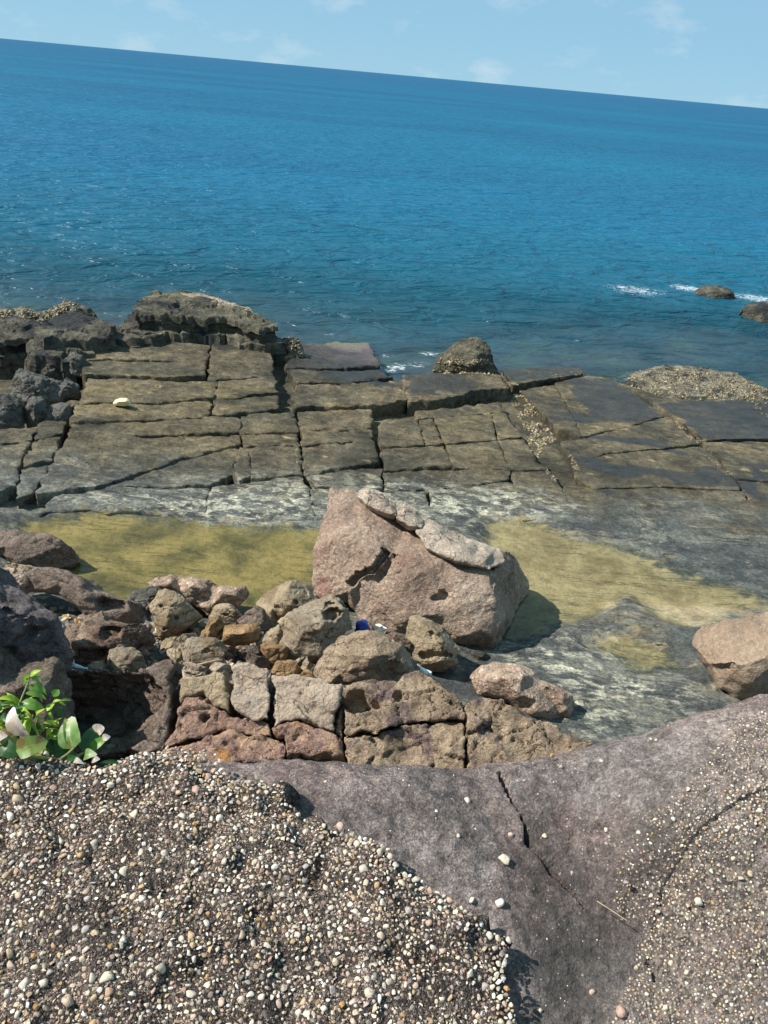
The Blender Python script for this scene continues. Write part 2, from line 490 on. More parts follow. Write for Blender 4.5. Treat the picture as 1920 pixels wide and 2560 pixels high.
def platform_material():
    t = NT('shore_platform_rock')
    n = t.noise(1.7, 8, 0.62, dist=0.4)
    base = t.ramp(n, [(0.30, (0.045, 0.040, 0.029)), (0.5, (0.104, 0.090, 0.063)), (0.70, (0.176, 0.152, 0.106))])
    oi = t.node('ShaderNodeObjectInfo')
    big_ = t.noise(0.55, 6, 0.62, dist=0.8)
    base = t.mix(0.9, base, t.ramp(big_, [(0.36, (0.5, 0.52, 0.5)), (0.47, (0.9, 0.92, 0.9)), (0.55, (1.15, 1.1, 1.0)), (0.66, (1.5, 1.35, 1.1))]), 'MULTIPLY')
    tone = t.ramp(oi.outputs['Random'], [(0.0, (0.72, 0.74, 0.74)), (0.5, (1.0, 0.98, 0.95)), (1.0, (1.22, 1.16, 1.05))])
    base = t.mix(0.8, base, tone, 'MULTIPLY')
    slate = t.ramp(n, [(0.25, (0.055, 0.060, 0.058)), (0.5, (0.105, 0.112, 0.105)), (0.75, (0.16, 0.168, 0.152))])
    base = t.mix(t.attr('slate'), base, slate)
    och = t.math('MULTIPLY', t.attr('ochre'), t.step(t.noise(1.5, 6, 0.6, vec=t.scaled((1, 2.2, 1))), 0.42, 0.62))
    base = t.mix(t.math('MULTIPLY', och, 0.75), base, (0.185, 0.145, 0.075))
    # small weathering rings and shell scars
    ring = t.voro(2.1, vec=t.warped(0.25, 4.0, (1.0, 1.8, 1.0)))
    rm = t.math('MULTIPLY', t.step(ring, 0.20, 0.10), t.step(t.noise(0.9, 3), 0.44, 0.54))
    base = t.mix(t.math('MULTIPLY', rm, 0.75), base, (0.30, 0.24, 0.13))
    core = t.math('MULTIPLY', t.step(ring, 0.075, 0.035), t.step(t.noise(0.9, 3), 0.47, 0.55))
    base = t.mix(core, base, (0.03, 0.025, 0.02))
    sp = t.step(t.noise(4.6, 6, 0.66, vec=t.scaled((1.0, 1.7, 1.0)), dist=0.4), 0.48, 0.55)
    pm = t.math('MULTIPLY', t.attr('pale'), sp)
    base = t.mix(t.math('MULTIPLY', pm, 0.95), base, (0.50, 0.48, 0.37))
    wm = t.math('MULTIPLY', t.attr('pale'), t.step(t.noise(9, 6, 0.7, vec=t.scaled((1, 2.2, 1))), 0.50, 0.62))
    base = t.mix(t.math('MULTIPLY', wm, 0.5), base, (0.33, 0.34, 0.30))
    bed = t.noise(1.0, 8, 0.72, vec=t.scaled((0.55, 6.0, 1.0)), dist=0.25)
    line = t.math('MULTIPLY', t.step(t.math('ABSOLUTE', t.math('SUBTRACT', bed, 0.5)), 0.018, 0.004), t.step(t.noise(0.8, 3), 0.42, 0.56))
    base = t.mix(t.math('MULTIPLY', line, 0.75), base, (0.020, 0.019, 0.016))
    con = t.noise(0.95, 5, 0.55, vec=t.scaled((0.8, 1.7, 1.0)), dist=1.3)
    sl = t.attr('slate')
    lightp = t.math('MULTIPLY', t.step(con, 0.545, 0.56), sl)
    base = t.mix(t.math('MULTIPLY', lightp, 0.55), base, (0.20, 0.20, 0.165))
    darkp = t.math('MULTIPLY', t.step(con, 0.44, 0.425), sl)
    base = t.mix(t.math('MULTIPLY', darkp, 0.55), base, (0.045, 0.05, 0.052))
    rim1 = t.math('MULTIPLY', t.step(t.math('ABSOLUTE', t.math('SUBTRACT', con, 0.553)), 0.012, 0.004), sl)
    base = t.mix(t.math('MULTIPLY', rim1, 0.6), base, (0.035, 0.036, 0.034))
    cream = t.math('MULTIPLY', t.step(t.noise(1.9, 6, 0.62, vec=t.scaled((0.7, 1.9, 1.0)), dist=0.7), 0.585, 0.66), sl)
    base = t.mix(t.math('MULTIPLY', cream, 0.8), base, (0.33, 0.29, 0.20))
    mid_ = t.noise(7, 7, 0.74)
    base = t.mix(0.8, base, t.ramp(mid_, [(0.36, (0.5, 0.49, 0.48)), (0.5, (1.0, 1.0, 1.0)), (0.64, (1.7, 1.66, 1.55))]), 'MULTIPLY')
    fine = t.noise(30, 7, 0.74)
    base = t.mix(0.8, base, t.ramp(fine, [(0.36, (0.45, 0.45, 0.45)), (0.5, (1.0, 1.0, 1.0)), (0.64, (1.6, 1.58, 1.5))]), 'MULTIPLY')
    wet = t.step(t.math('ADD', t.attr('wet'), t.math('MULTIPLY', t.math('SUBTRACT', t.noise(3.5, 6, 0.6, vec=t.scaled((1, 2.2, 1))), 0.5), 2.2)), 0.15, 0.95)
    base = t.mix(t.math('MULTIPLY', wet, 0.76), base, (0.026, 0.027, 0.027))
    al = t.step(t.math('ADD', t.attr('algae'), t.math('MULTIPLY', t.math('SUBTRACT', t.noise(4.5, 7, 0.65, vec=t.scaled((1, 1.8, 1))), 0.5), 2.0)), 0.26, 0.80)
    an = t.noise(1.6, 7, 0.62, dist=0.5)
    gxy = t.node('ShaderNodeSeparateXYZ')
    t.link(t.pos, gxy.inputs[0])
    acol_l = t.ramp(an, [(0.36, (0.105, 0.092, 0.034)), (0.47, (0.240, 0.190, 0.070)), (0.58, (0.36, 0.278, 0.112))])
    acol_r = t.ramp(an, [(0.36, (0.24, 0.187, 0.10)), (0.47, (0.355, 0.282, 0.165)), (0.58, (0.45, 0.368, 0.228))])
    acol = t.mix(t.step(gxy.outputs['X'], -0.6, 1.2), acol_l, acol_r)
    am = t.ramp(t.noise(13, 8, 0.76), [(0.36, (0.6, 0.62, 0.6)), (0.48, (0.95, 0.96, 0.95)), (0.62, (1.2, 1.2, 1.16))])
    acol = t.mix(0.75, acol, am, 'MULTIPLY')
    pl = t.noise(1.0, 7, 0.7, vec=t.scaled((0.45, 4.5, 1.0)), dist=0.2)
    pls = t.math('MULTIPLY', t.step(t.math('ABSOLUTE', t.math('SUBTRACT', pl, 0.5)), 0.020, 0.004), t.step(t.noise(0.9, 3), 0.46, 0.56))
    acol = t.mix(t.math('MULTIPLY', pls, 0.7), acol, (0.045, 0.045, 0.028))
    flake = t.step(t.noise(4, 9, 0.75, vec=t.scaled((0.7, 3.0, 1))), 0.43, 0.36)
    acol = t.mix(t.math('MULTIPLY', flake, 0.5), acol, (0.06, 0.065, 0.035))
    base = t.mix(al, base, acol)
    un = t.attr('under')
    ucol = t.ramp(t.noise(0.8, 7, 0.6), [(0.36, (0.045, 0.05, 0.045)), (0.5, (0.15, 0.105, 0.11)), (0.64, (0.19, 0.17, 0.11))])
    base = t.mix(un, base, ucol)
    rough = t.node('ShaderNodeMapRange')
    rough.inputs['To Min'].default_value = 0.85
    rough.inputs['To Max'].default_value = 0.38
    t.link(wet, rough.inputs['Value'])
    nrm = t.bump(bed, 0.7, 0.12)
    nrm = t.bump(t.noise(5, 9, 0.7), 0.8, 0.08, nrm)
    nrm = t.bump(t.noise(38, 5, 0.7), 0.8, 0.02, nrm)
    return t.done(t.principled(base, rough.outputs['Result'], nrm, 0.3))
M['platform'] = platform_material()

# the bed of the platform, also the sea floor close in
nr, nc = 390, 390
yy = 2.0 + (42.0 - 2.0) * (np.linspace(0, 1, nr) ** 1.45)
tt = np.linspace(-0.95, 0.95, nc)
X = tt[None, :] * (yy[:, None] + 3.0)
Y = np.repeat(yy[:, None], nc, 1)
XY = np.column_stack([X.ravel(), Y.ravel()])
me = mesh_from('rock_platform', np.column_stack([XY, base_z(XY)]), grid_faces(nr, nc))
platform_masks(me, XY)
platform = put('rock_platform', me, M['platform'], label='jointed dark rock shore platform between the sea and the boulders', kind='structure')

# ------------------------------------------------------------------ slabs of the jointed platform
def resample(poly, step):
    poly = np.asarray(poly, dtype=float)
    out = []
    n = len(poly)
    for i in range(n):
        a, b = poly[i], poly[(i + 1) % n]
        k = max(1, int(round(np.linalg.norm(b - a) / step)))
        for j in range(k):
            out.append(a + (b - a) * j / k)
    return np.array(out)
def area(poly):
    x, y = poly[:, 0], poly[:, 1]
    return 0.5 * np.sum(x * np.roll(y, -1) - np.roll(x, -1) * y)
def slab_mesh(name, poly, topf, depth, gap=0.03, rough=0.05, step=0.07, edge_r=0.05, seed=0.0, freq=1.6, rings=4, grid=None, edge_drop=1.0, layer=0.0, flare=0.0):
    poly = np.asarray(poly)[:, :2]
    if area(poly) < 0: poly = poly[::-1]
    B = resample(poly, step)
    P3 = np.column_stack([B, np.full(len(B), seed)])
    nx = np.roll(B, -1, 0) - np.roll(B, 1, 0)
    nrm = np.column_stack([nx[:, 1], -nx[:, 0]])
    nrm /= np.linalg.norm(nrm, axis=1)[:, None] + 1e-9
    B = B + nrm * (rough * fbm(P3, freq, 5, 0.6, seed) - gap)[:, None]
    g = grid or step
    lo, hi = B.min(0), B.max(0)
    gx, gy = np.meshgrid(np.arange(lo[0], hi[0], g), np.arange(lo[1], hi[1], g))
    G = np.column_stack([gx.ravel(), gy.ravel()])
    G += np.random.RandomState(int(seed * 10) % 9999).uniform(-0.3, 0.3, G.shape) * g
    d = sdf(B, G)
    G = G[d > 0.45 * g]
    # one extra ring close to the rim keeps the rounded edge crisp
    R2 = B - nrm * edge_r * 0.45
    R2 = R2[sdf(B, R2) > edge_r * 0.3]
    allp = np.vstack([B, R2, G])
    n = len(B)
    vs, es, fs, ov, oe, of = delaunay_2d_cdt([Vector(p) for p in allp], [(i, (i + 1) % n) for i in range(n)], [], 1, 1e-6)
    V2 = np.array([(v.x, v.y) for v in vs])
    F = np.array([f for f in fs if len(f) == 3])
    back = {}
    for i, lst in enumerate(ov):
        for j in lst: back[j] = i
    ring = [back[i] for i in range(n)]
    dd = np.maximum(sdf(B, V2), 0)
    P3 = np.column_stack([V2, np.full(len(V2), seed)])
    er = edge_r * (1 + 0.6 * fbm(P3, 3.0, 2, off=seed))
    z = topf(V2) - edge_drop * er * np.clip(1 - dd / np.maximum(er, 1e-3), 0, 1) ** 2
    V = [np.column_stack([V2, z])]
    base = V[0][ring]
    faces = [F]
    prev = np.array(ring)
    cnt = len(V2)
    sched = [(k / rings, k, False) for k in range(1, rings + 1)]
    if layer:                                             # stacked beds: every bed has an upright face and a sharp overhang or step
        nb = rings // 2
        zf = np.cumsum([0] + [0.6 + 0.8 * abs(math.sin(b * 3.7 + seed)) for b in range(nb)])
        zf = zf / zf[-1]
        sched = []
        for b in range(nb):
            if b: sched.append((zf[b], b + 1, True))
            sched.append((zf[b + 1] - 0.012, b + 1, True))
    for f, k, bed in sched:
        q = base.copy()
        Pk = np.column_stack([base[:, :2], base[:, 2] - depth * f])
        off = 0.05 * fbm(Pk * np.array([1, 1, 2.5]), 4.0, 3, off=seed) * (1 if f < 1 else 0.3) + 0.02 * math.sin(f * 5 + seed)
        if bed:
            lr = math.sin(k * 2.4 + seed * 1.9) * 0.5 + (0.5 if k % 2 else -0.5)
            Pb = np.column_stack([base[:, :2], np.full(n, k * 3.3 + seed)])
            off = layer * (lr if k > 1 else 0) + layer * 1.1 * (fbm(Pb, 1.6, 5, 0.6) if k > 1 else 0) + 0.012 * fbm(Pk, 9.0, 2)
        q[:, :2] += nrm * (off - 0.03 * f + flare * f)[:, None]
        q[:, 2] = base[:, 2] - depth * f
        if bed: q[:, 2] += 0.03 * fbm(np.column_stack([base[:, :2], np.full(n, round(f, 2) * 7)]), 1.5, 3)
        V.append(q)
        cur = np.arange(cnt, cnt + n)
        cnt += n
        a, b, c, e = prev, np.roll(prev, -1), np.roll(cur, -1), cur
        faces.append(np.column_stack([a, e, c]))
        faces.append(np.column_stack([a, c, b]))
        prev = cur
    return mesh_from(name, np.vstack(V), np.vstack(faces), not layer)

SLABS = [  # zone-tagged outlines, height above the platform plane, drop of the sides
    ([('A', 490, 262), ('A', 700, 268), ('A', 905, 285), ('A', 892, 345), ('A', 640, 338), ('A', 375, 330), ('A', 430, 290)], .16),
    ([('A', 373, 340), ('A', 640, 347), ('A', 892, 352), ('A', 885, 414), ('A', 700, 420), ('A', 360, 400)], .12),
    ([('A', 920, 282), ('A', 1150, 272), ('A', 1180, 340), ('A', 1178, 405), ('A', 905, 420)], .14),
    ([('A', 385, 422), ('A', 700, 432), ('A', 935, 435), ('A', 917, 505), ('A', 600, 525), ('A', 345, 530)], .09),
    ([('A', 945, 430), ('A', 1180, 415), ('A', 1195, 480), ('A', 1050, 500), ('A', 928, 505)], .08),
    ([('A', 335, 540), ('A', 600, 535), ('A', 917, 517), ('A', 903, 578), ('A', 600, 600), ('A', 310, 612)], .05),
    ([('A', 935, 515), ('A', 1060, 508), ('A', 1195, 492), ('A', 1200, 552), ('A', 1080, 565), ('A', 915, 580)], .06),
    ([('A', 308, 620), ('A', 600, 608), ('A', 900, 590), ('A', 1033, 590), ('A', 1037, 655), ('A', 700, 665), ('A', 290, 682)], .02),
    ([('A', 285, 690), ('A', 700, 673), ('A', 1035, 663), ('A', 1038, 700), ('A', 890, 735), ('A', 630, 815), ('A', 420, 880), ('A', 160, 912), ('A', 230, 790)], .02),
    ([('A', 650, 825), ('A', 900, 745), ('A', 1025, 715), ('A', 1035, 740), ('A', 1000, 830), ('A', 905, 878), ('A', 690, 885), ('A', 450, 888)], -.03),
    ([('A', 1040, 578), ('A', 1270, 566), ('A', 1285, 650), ('A', 1045, 655)], .05),
    ([('A', 1047, 664), ('A', 1285, 660), ('A', 1287, 705), ('A', 1055, 712)], .03),
    ([('A', 1060, 720), ('A', 1288, 713), ('A', 1300, 830), ('A', 1085, 850), ('A', 1080, 760)], .01),
    ([('A', 1040, 722), ('A', 1075, 750), ('A', 1080, 850), ('A', 1035, 860), ('A', 1005, 825)], -.01),
    ([('A', 250, 915), ('A', 430, 892), ('A', 905, 886), ('A', 893, 960), ('A', 880, 1040), ('A', 600, 1005), ('A', 390, 990), ('A', 170, 1010)], -.06),
    ([('A', 912, 885), ('A', 1100, 870), ('A', 1308, 850), ('A', 1345, 940), ('A', 1350, 1050), ('A', 890, 1045)], -.05),
    ([('A', -150, 655), ('A', 0, 640), ('A', 168, 622), ('A', 125, 692), ('A', 0, 702), ('A', -150, 710)], .05),
    ([('A', -150, 715), ('A', 0, 708), ('A', 122, 698), ('A', 70, 800), ('A', 0, 815), ('A', -150, 830)], .02),
    ([('A', -150, 838), ('A', 0, 822), ('A', 68, 808), ('A', 78, 860), ('A', 20, 910), ('A', -150, 930)], -.02),
    ([('A', 178, 612), ('A', 282, 600), ('A', 272, 655), ('A', 150, 682)], .06),
    ([('A', 146, 692), ('A', 258, 678), ('A', 218, 775), ('A', 100, 800)], .03),
    ([('A', 98, 810), ('A', 212, 788), ('A', 150, 900), ('A', 70, 930), ('A', 85, 860)], -.01),
    ([('A', 1295, 272), ('A', 1450, 262), ('A', 1590, 268), ('A', 1640, 375), ('A', 1430, 378), ('A', 1235, 370)], .0),
    ([('A', 1240, 388), ('A', 1450, 392), ('A', 1640, 386), ('A', 1680, 420), ('B', 40, 500), ('A', 1500, 440), ('A', 1285, 435)], .03),
    ([('A', 1285, 445), ('A', 1500, 450), ('B', 55, 515), ('B', 100, 600), ('A', 1560, 540), ('A', 1275, 545)], .10),
    ([('A', 1292, 572), ('A', 1450, 566), ('A', 1600, 560), ('A', 1606, 635), ('A', 1300, 645)], .03),
    ([('A', 1303, 652), ('A', 1607, 642), ('A', 1613, 690), ('A', 1308, 710)], .02),
    ([('A', 1310, 718), ('A', 1615, 698), ('A', 1640, 785), ('A', 1318, 830)], .0),
    ([('A', 1320, 838), ('A', 1500, 820), ('B', -10, 895), ('B', -10, 990), ('A', 1500, 905), ('A', 1365, 880)], -.03),
    ([('A', 1330, 905), ('A', 1480, 912), ('B', 190, 990), ('B', 190, 1100), ('A', 1560, 1060), ('A', 1362, 1050)], -.06),
    ([('B', 80, 495), ('B', 300, 484), ('B', 500, 492), ('B', 530, 545), ('B', 380, 560), ('B', 230, 598), ('B', 110, 602)], .12),
    ([('B', 512, 470), ('B', 700, 462), ('B', 850, 458), ('B', 862, 486), ('B', 720, 510), ('B', 560, 535)], .02),
    ([('B', 135, 650), ('B', 300, 640), ('B', 500, 610), ('B', 512, 655), ('B', 330, 672), ('B', 142, 684)], .02),
    ([('B', -20, 690), ('B', 128, 688), ('B', 148, 690), ('B', 165, 760), ('B', 168, 795), ('B', -10, 800)], .02),
    ([('B', 155, 690), ('B', 210, 682), ('B', 250, 790), ('B', 178, 795), ('B', 170, 750)], .01),
    ([('B', 218, 684), ('B', 462, 664), ('B', 488, 772), ('B', 270, 792)], .02),
    ([('B', 470, 663), ('B', 520, 660), ('B', 600, 762), ('B', 496, 770)], .01),
    ([('B', -5, 810), ('B', 262, 802), ('B', 290, 892), ('B', 0, 905)], .0),
    ([('B', 270, 802), ('B', 490, 780), ('B', 540, 900), ('B', 298, 894)], .0),
    ([('B', 498, 778), ('B', 605, 772), ('B', 660, 870), ('B', 715, 900), ('B', 548, 902)], -.01),
    ([('B', 0, 915), ('B', 300, 904), ('B', 542, 910), ('B', 548, 950), ('B', 210, 985), ('B', 10, 985)], -.03),
    ([('B', 552, 912), ('B', 720, 908), ('B', 780, 1010), ('B', 810, 1100), ('B', 600, 1120), ('B', 558, 960)], -.03),
    ([('B', 212, 994), ('B', 550, 960), ('B', 598, 1040), ('B', 580, 1110), ('B', 200, 1110)], -.05),
    ([('B', 590, 562), ('B', 735, 535), ('B', 800, 650), ('B', 850, 762), ('B', 755, 730), ('B', 690, 660)], .0),
    ([('B', 742, 532), ('B', 890, 502), ('B', 985, 510), ('B', 1210, 668), ('B', 1060, 712), ('B', 858, 758), ('B', 805, 645)], .0),
    ([('B', 1010, 520), ('B', 1180, 585), ('B', 1340, 606), ('B', 1700, 605), ('B', 1720, 770), ('B', 1390, 775), ('B', 1240, 665)], .0),
    ([('B', 770, 782), ('B', 860, 768), ('B', 1060, 722), ('B', 1225, 680), ('B', 1360, 795), ('B', 1170, 815), ('B', 950, 832), ('B', 850, 880), ('B', 800, 840)], -.01),
    ([('B', 1385, 786), ('B', 1720, 780), ('B', 1760, 960), ('B', 1520, 940), ('B', 1430, 830)], -.01),
    ([('B', 815, 880), ('B', 960, 838), ('B', 1370, 806), ('B', 1420, 840), ('B', 1505, 940), ('B', 1540, 990), ('B', 1180, 975), ('B', 900, 980), ('B', 830, 930)], -.02),
    ([('B', 790, 960), ('B', 900, 990), ('B', 1180, 985), ('B', 1550, 1000), ('B', 1600, 1100), ('B', 1200, 1115), ('B', 800, 1080), ('B', 740, 1040)], -.04),
    ([('B', 1530, 955), ('B', 1770, 970), ('B', 1800, 1110), ('B', 1620, 1105), ('B', 1560, 1000)], -.03),
]
bpy.context.view_layer.update()
for i, (pts, dz) in enumerate(SLABS):
    dz = dz * 0.75 if dz > 0 else dz
    poly = np.array([on_platform(*px(p[0], p[1:])[:2], dz)[:2] for p in pts])
    sd = i * 3.7 + 1.1
    tx, ty = 0.02 * math.sin(i * 2.1), 0.02 * math.cos(i * 3.3)
    c = poly.mean(0)
    far = 13.0
    right = c[0] > 1.2
    def topf(V, dz=dz, sd=sd, c=c, tx=tx, ty=ty, right=right):
        P = np.column_stack([V, np.full(len(V), sd)])
        r = 0.5 if right else 1.0
        return (zs(V[:, 0], V[:, 1]) + dz + r * (tx * (V[:, 0] - c[0]) + ty * (V[:, 1] - c[1]) + 0.022 * fbm(P, 0.9, 4, off=sd)
                + 0.010 * fbm(P * np.array([1, 2.2, 1]), 5, 3) - 0.02 * smooth(0.42, 0.55, ridged(P * np.array([0.5, 1.6, 1]), 1.7, 3, off=sd))))
    me = slab_mesh('slab', poly, topf, 0.42 + max(dz, 0), gap=-0.012, rough=0.028 if right else 0.05, step=0.042,
                   edge_r=0.008 if right else 0.016, seed=sd, freq=4.5)
    co = np.empty(len(me.vertices) * 3, dtype=np.float32)
    me.vertices.foreach_get('co', co)
    platform_masks(me, co.reshape(-1, 3)[:, :2])
    put('slab', me, M['platform'], platform)
print('slabs', round(time.time() - T0, 1))

# ------------------------------------------------------------------ tide pools
def water_sheet_material(name, tint, opacity):
    t = NT(name)
    nrm = t.bump(t.noise(7, 3, 0.5), 0.06, 0.02)
    tr = t.node('ShaderNodeBsdfTransparent')
    tr.inputs['Color'].default_value = (*tint, 1)
    gl = t.node('ShaderNodeBsdfGlossy')
    gl.inputs['Roughness'].default_value = 0.03
    t.link(nrm, gl.inputs['Normal'])
    fr = t.node('ShaderNodeFresnel')
    fr.inputs['IOR'].default_value = 1.33
    t.link(nrm, fr.inputs['Normal'])
    mx = t.node('ShaderNodeMixShader')
    t.link(fr.outputs[0], mx.inputs[0])
    t.link(tr.outputs[0], mx.inputs[1])
    t.link(gl.outputs[0], mx.inputs[2])
    return t.done(mx.outputs[0])
M['pool'] = water_sheet_material('clear_pool_water', (0.93, 0.95, 0.86), 0)
for poly, lev, lab in ((POOL_L, LEVEL_L, 'shallow yellow-green tide pool behind the left rocks'), (POOL_R, LEVEL_R, 'shallow ochre tide pool right of the big pink boulder')):
    c = poly.mean(0)
    big = c + (poly - c) * 1.12
    if lev == LEVEL_R:
        big = np.vstack([big, [[4.6, 6.2], [1.2, 5.6]]])
        hull_c = big.mean(0)
        big = big[np.argsort(np.arctan2(big[:, 1] - hull_c[1], big[:, 0] - hull_c[0]))]
    if area(big) < 0: big = big[::-1]
    me = bpy.data.meshes.new('pool_water')
    me.from_pydata([(p[0], p[1], lev) for p in big], [], [list(range(len(big)))])
    put('pool_water', me, M['pool'], label=lab, kind='structure')

# ------------------------------------------------------------------ sea
SEA_ROCKS = [(px('B', (1450, 150)), 0.9), (px('B', (1640, 225)), 0.9), (px('B', (1120, 135)), 0.75)]
FOAM_SPOTS = [('B', 1090, 130, 1.3, .9), ('B', 1310, 122, .8, 1.0), ('B', 1600, 165, .9, 1.), ('B', 1190, 178, .35, .7), ('B', 1450, 150, .9, .7), ('B', 60, 462, .45, .85), ('B', 150, 455, .4, .85),
              ('B', 200, 405, .35, .9), ('A', 1440, 240, .45, .7), ('A', 1205, 190, .4, .6), ('B', 1000, 348, .45, .5), ('A', 1640, 330, .4, .8), ('B', 20, 470, .4, .9), ('B', 1580, 460, .5, .5)]
rows = [13.0]
while rows[-1] < 45000:
    y = rows[-1]
    rows.append(y + (0.11 if y < 24 else 0.11 * (y / 24) ** 1.9))
rows = np.array(rows)
nc = 420
u = np.linspace(-1, 1, nc)
tt = 0.85 * u + 1.6 * u ** 9
X = tt[None, :] * (rows[:, None] + 4)
Y = np.repeat(rows[:, None], nc, 1)
XY = np.column_stack([X.ravel(), Y.ravel()])
P = np.column_stack([XY, np.zeros(len(XY))])
amp = smooth(60, 25, XY[:, 1])
Zw = SEA_Z + amp * (0.018 * fbm(P * np.array([0.45, 1.0, 1]), 0.9, 4) + 0.022 * fbm(P * np.array([0.3, 1.0, 1]), 0.28, 2))
me = mesh_from('sea', np.column_stack([XY, Zw]), grid_faces(len(rows), nc))
nearm = XY[:, 1] < 36
op = np.ones(len(XY))
depth = SEA_Z - base_z(XY[nearm])
op[nearm] = 1 - 0.92 * np.exp(-np.clip(depth - 0.03, 0, 9) * 1.5)
op = np.maximum(op, smooth(18.5, 27, XY[:, 1]))
set_attr(me, 'opacity', op)
fo = np.zeros(len(XY))
for zone, a, b, r, s in FOAM_SPOTS:
    q = spot(*px(zone, (a, b))[:2], SEA_Z)[:2]
    d = np.linalg.norm((XY - q) * np.array([0.75, 1.0]), axis=1)
    fo = np.maximum(fo, s * np.exp(-(d / r) ** 2))
edge = np.zeros(len(XY))
edge[nearm] = smooth(0.28, 0.02, depth) * 0.45
set_attr(me, 'foam', np.maximum(fo, edge))
def sea_material():
    t = NT('sea_water')
    def wavevec(sx, rot):
        m = t.node('ShaderNodeMapping', vector_type='TEXTURE')
        m.inputs['Rotation'].default_value = (0, 0, rot)
        m.inputs['Scale'].default_value = (1 / sx, 1.0, 1.0)
        t.link(t.pos, m.inputs['Vector'])
        return m.outputs['Vector']
    v1 = wavevec(0.62, 0.20)
    v2 = wavevec(0.35, 0.12)
    big = t.noise(0.02, 5, 0.6, vec=v2)
    geo = t.node('ShaderNodeSeparateXYZ')
    t.link(t.pos, geo.inputs[0])
    dist = t.step(geo.outputs['Y'], 14, 48)
    near = t.ramp(big, [(0.38, (0.002, 0.072, 0.110)), (0.62, (0.003, 0.102, 0.146))])
    far = t.ramp(big, [(0.38, (0.002, 0.084, 0.172)), (0.62, (0.003, 0.118, 0.214))])
    col = t.mix(dist, near, far)
    farther = t.step(geo.outputs['Y'], 90, 900)
    col = t.mix(farther, col, (0.004, 0.088, 0.185))
    w1 = t.noise(1.7, 3, 0.55, vec=v1, dist=0.6)
    w2 = t.noise(0.5, 3, 0.5, vec=v1, dist=0.4)
    w3 = t.noise(0.12, 3, 0.5, vec=v2, dist=0.4)
    nrm = t.bump(w3, 1.0, 1.6)
    nrm = t.bump(w2, 1.0, 0.55, nrm)
    nrm = t.bump(w1, 1.0, 0.42, nrm)
    dif = t.node('ShaderNodeBsdfDiffuse')
    t.link(col, dif.inputs['Color'])
    t.link(nrm, dif.inputs['Normal'])
    tr = t.node('ShaderNodeBsdfTransparent')
    tr.inputs['Color'].default_value = (0.74, 0.90, 0.92, 1)
    body = t.node('ShaderNodeMixShader')
    t.link(t.attr('opacity'), body.inputs[0])
    t.link(tr.outputs[0], body.inputs[1])
    t.link(dif.outputs[0], body.inputs[2])
    gl = t.node('ShaderNodeBsdfGlossy')
    gl.inputs['Roughness'].default_value = 0.32
    gl.inputs['Color'].default_value = (0.60, 0.62, 0.64, 1)
    t.link(nrm, gl.inputs['Normal'])
    fr = t.node('ShaderNodeFresnel')
    fr.inputs['IOR'].default_value = 1.33
    t.link(nrm, fr.inputs['Normal'])
    frc = t.math('MINIMUM', fr.outputs[0], 0.20)
    surf = t.node('ShaderNodeMixShader')
    t.link(frc, surf.inputs[0])
    t.link(body.outputs[0], surf.inputs[1])
    t.link(gl.outputs[0], surf.inputs[2])
    fn = t.noise(6.5, 8, 0.74, vec=t.scaled((0.7, 1.0, 1.0)), dist=1.6)
    fsum = t.math('ADD', fn, t.math('MULTIPLY', t.attr('foam'), 0.42))
    ff = t.math('MULTIPLY', t.step(fsum, 0.82, 0.97), t.math('MULTIPLY', t.step(t.attr('foam'), 0.12, 0.4), 0.65))
    foam = t.node('ShaderNodeBsdfDiffuse')
    foam.inputs['Color'].default_value = (0.72, 0.76, 0.78, 1)
    fin = t.node('ShaderNodeMixShader')
    t.link(ff, fin.inputs[0])
    t.link(surf.outputs[0], fin.inputs[1])
    t.link(foam.outputs[0], fin.inputs[2])
    return t.done(fin.outputs[0])
M['sea'] = sea_material()
put('sea', me, M['sea'], label='open blue sea with small ripples up to the horizon', kind='structure')
# the sea floor under everything farther out keeps the water sheet closed underneath
print('sea', round(time.time() - T0, 1))

# ------------------------------------------------------------------ rocks
def remeshed(name, V, F, voxel, smooth_it):
    me = bpy.data.meshes.new(name)
    me.from_pydata([tuple(v) for v in V], [], [tuple(int(i) for i in f) for f in F])
    bm = bmesh.new()
    bm.from_mesh(me)
    bmesh.ops.recalc_face_normals(bm, faces=bm.faces)
    bm.to_mesh(me)
    bm.free()
    o = bpy.data.objects.new('tmp', me)
    COL.objects.link(o)
    r = o.modifiers.new('r', 'REMESH')
    r.mode = 'VOXEL'
    r.voxel_size = voxel
    if smooth_it:
        s = o.modifiers.new('s', 'SMOOTH')
        s.factor = 0.5
        s.iterations = smooth_it
    dg = bpy.context.evaluated_depsgraph_get()
    ev = o.evaluated_get(dg)
    m2 = bpy.data.meshes.new_from_object(ev)
    m2.name = name
    bpy.data.objects.remove(o)
    bpy.data.meshes.remove(me)
    return m2

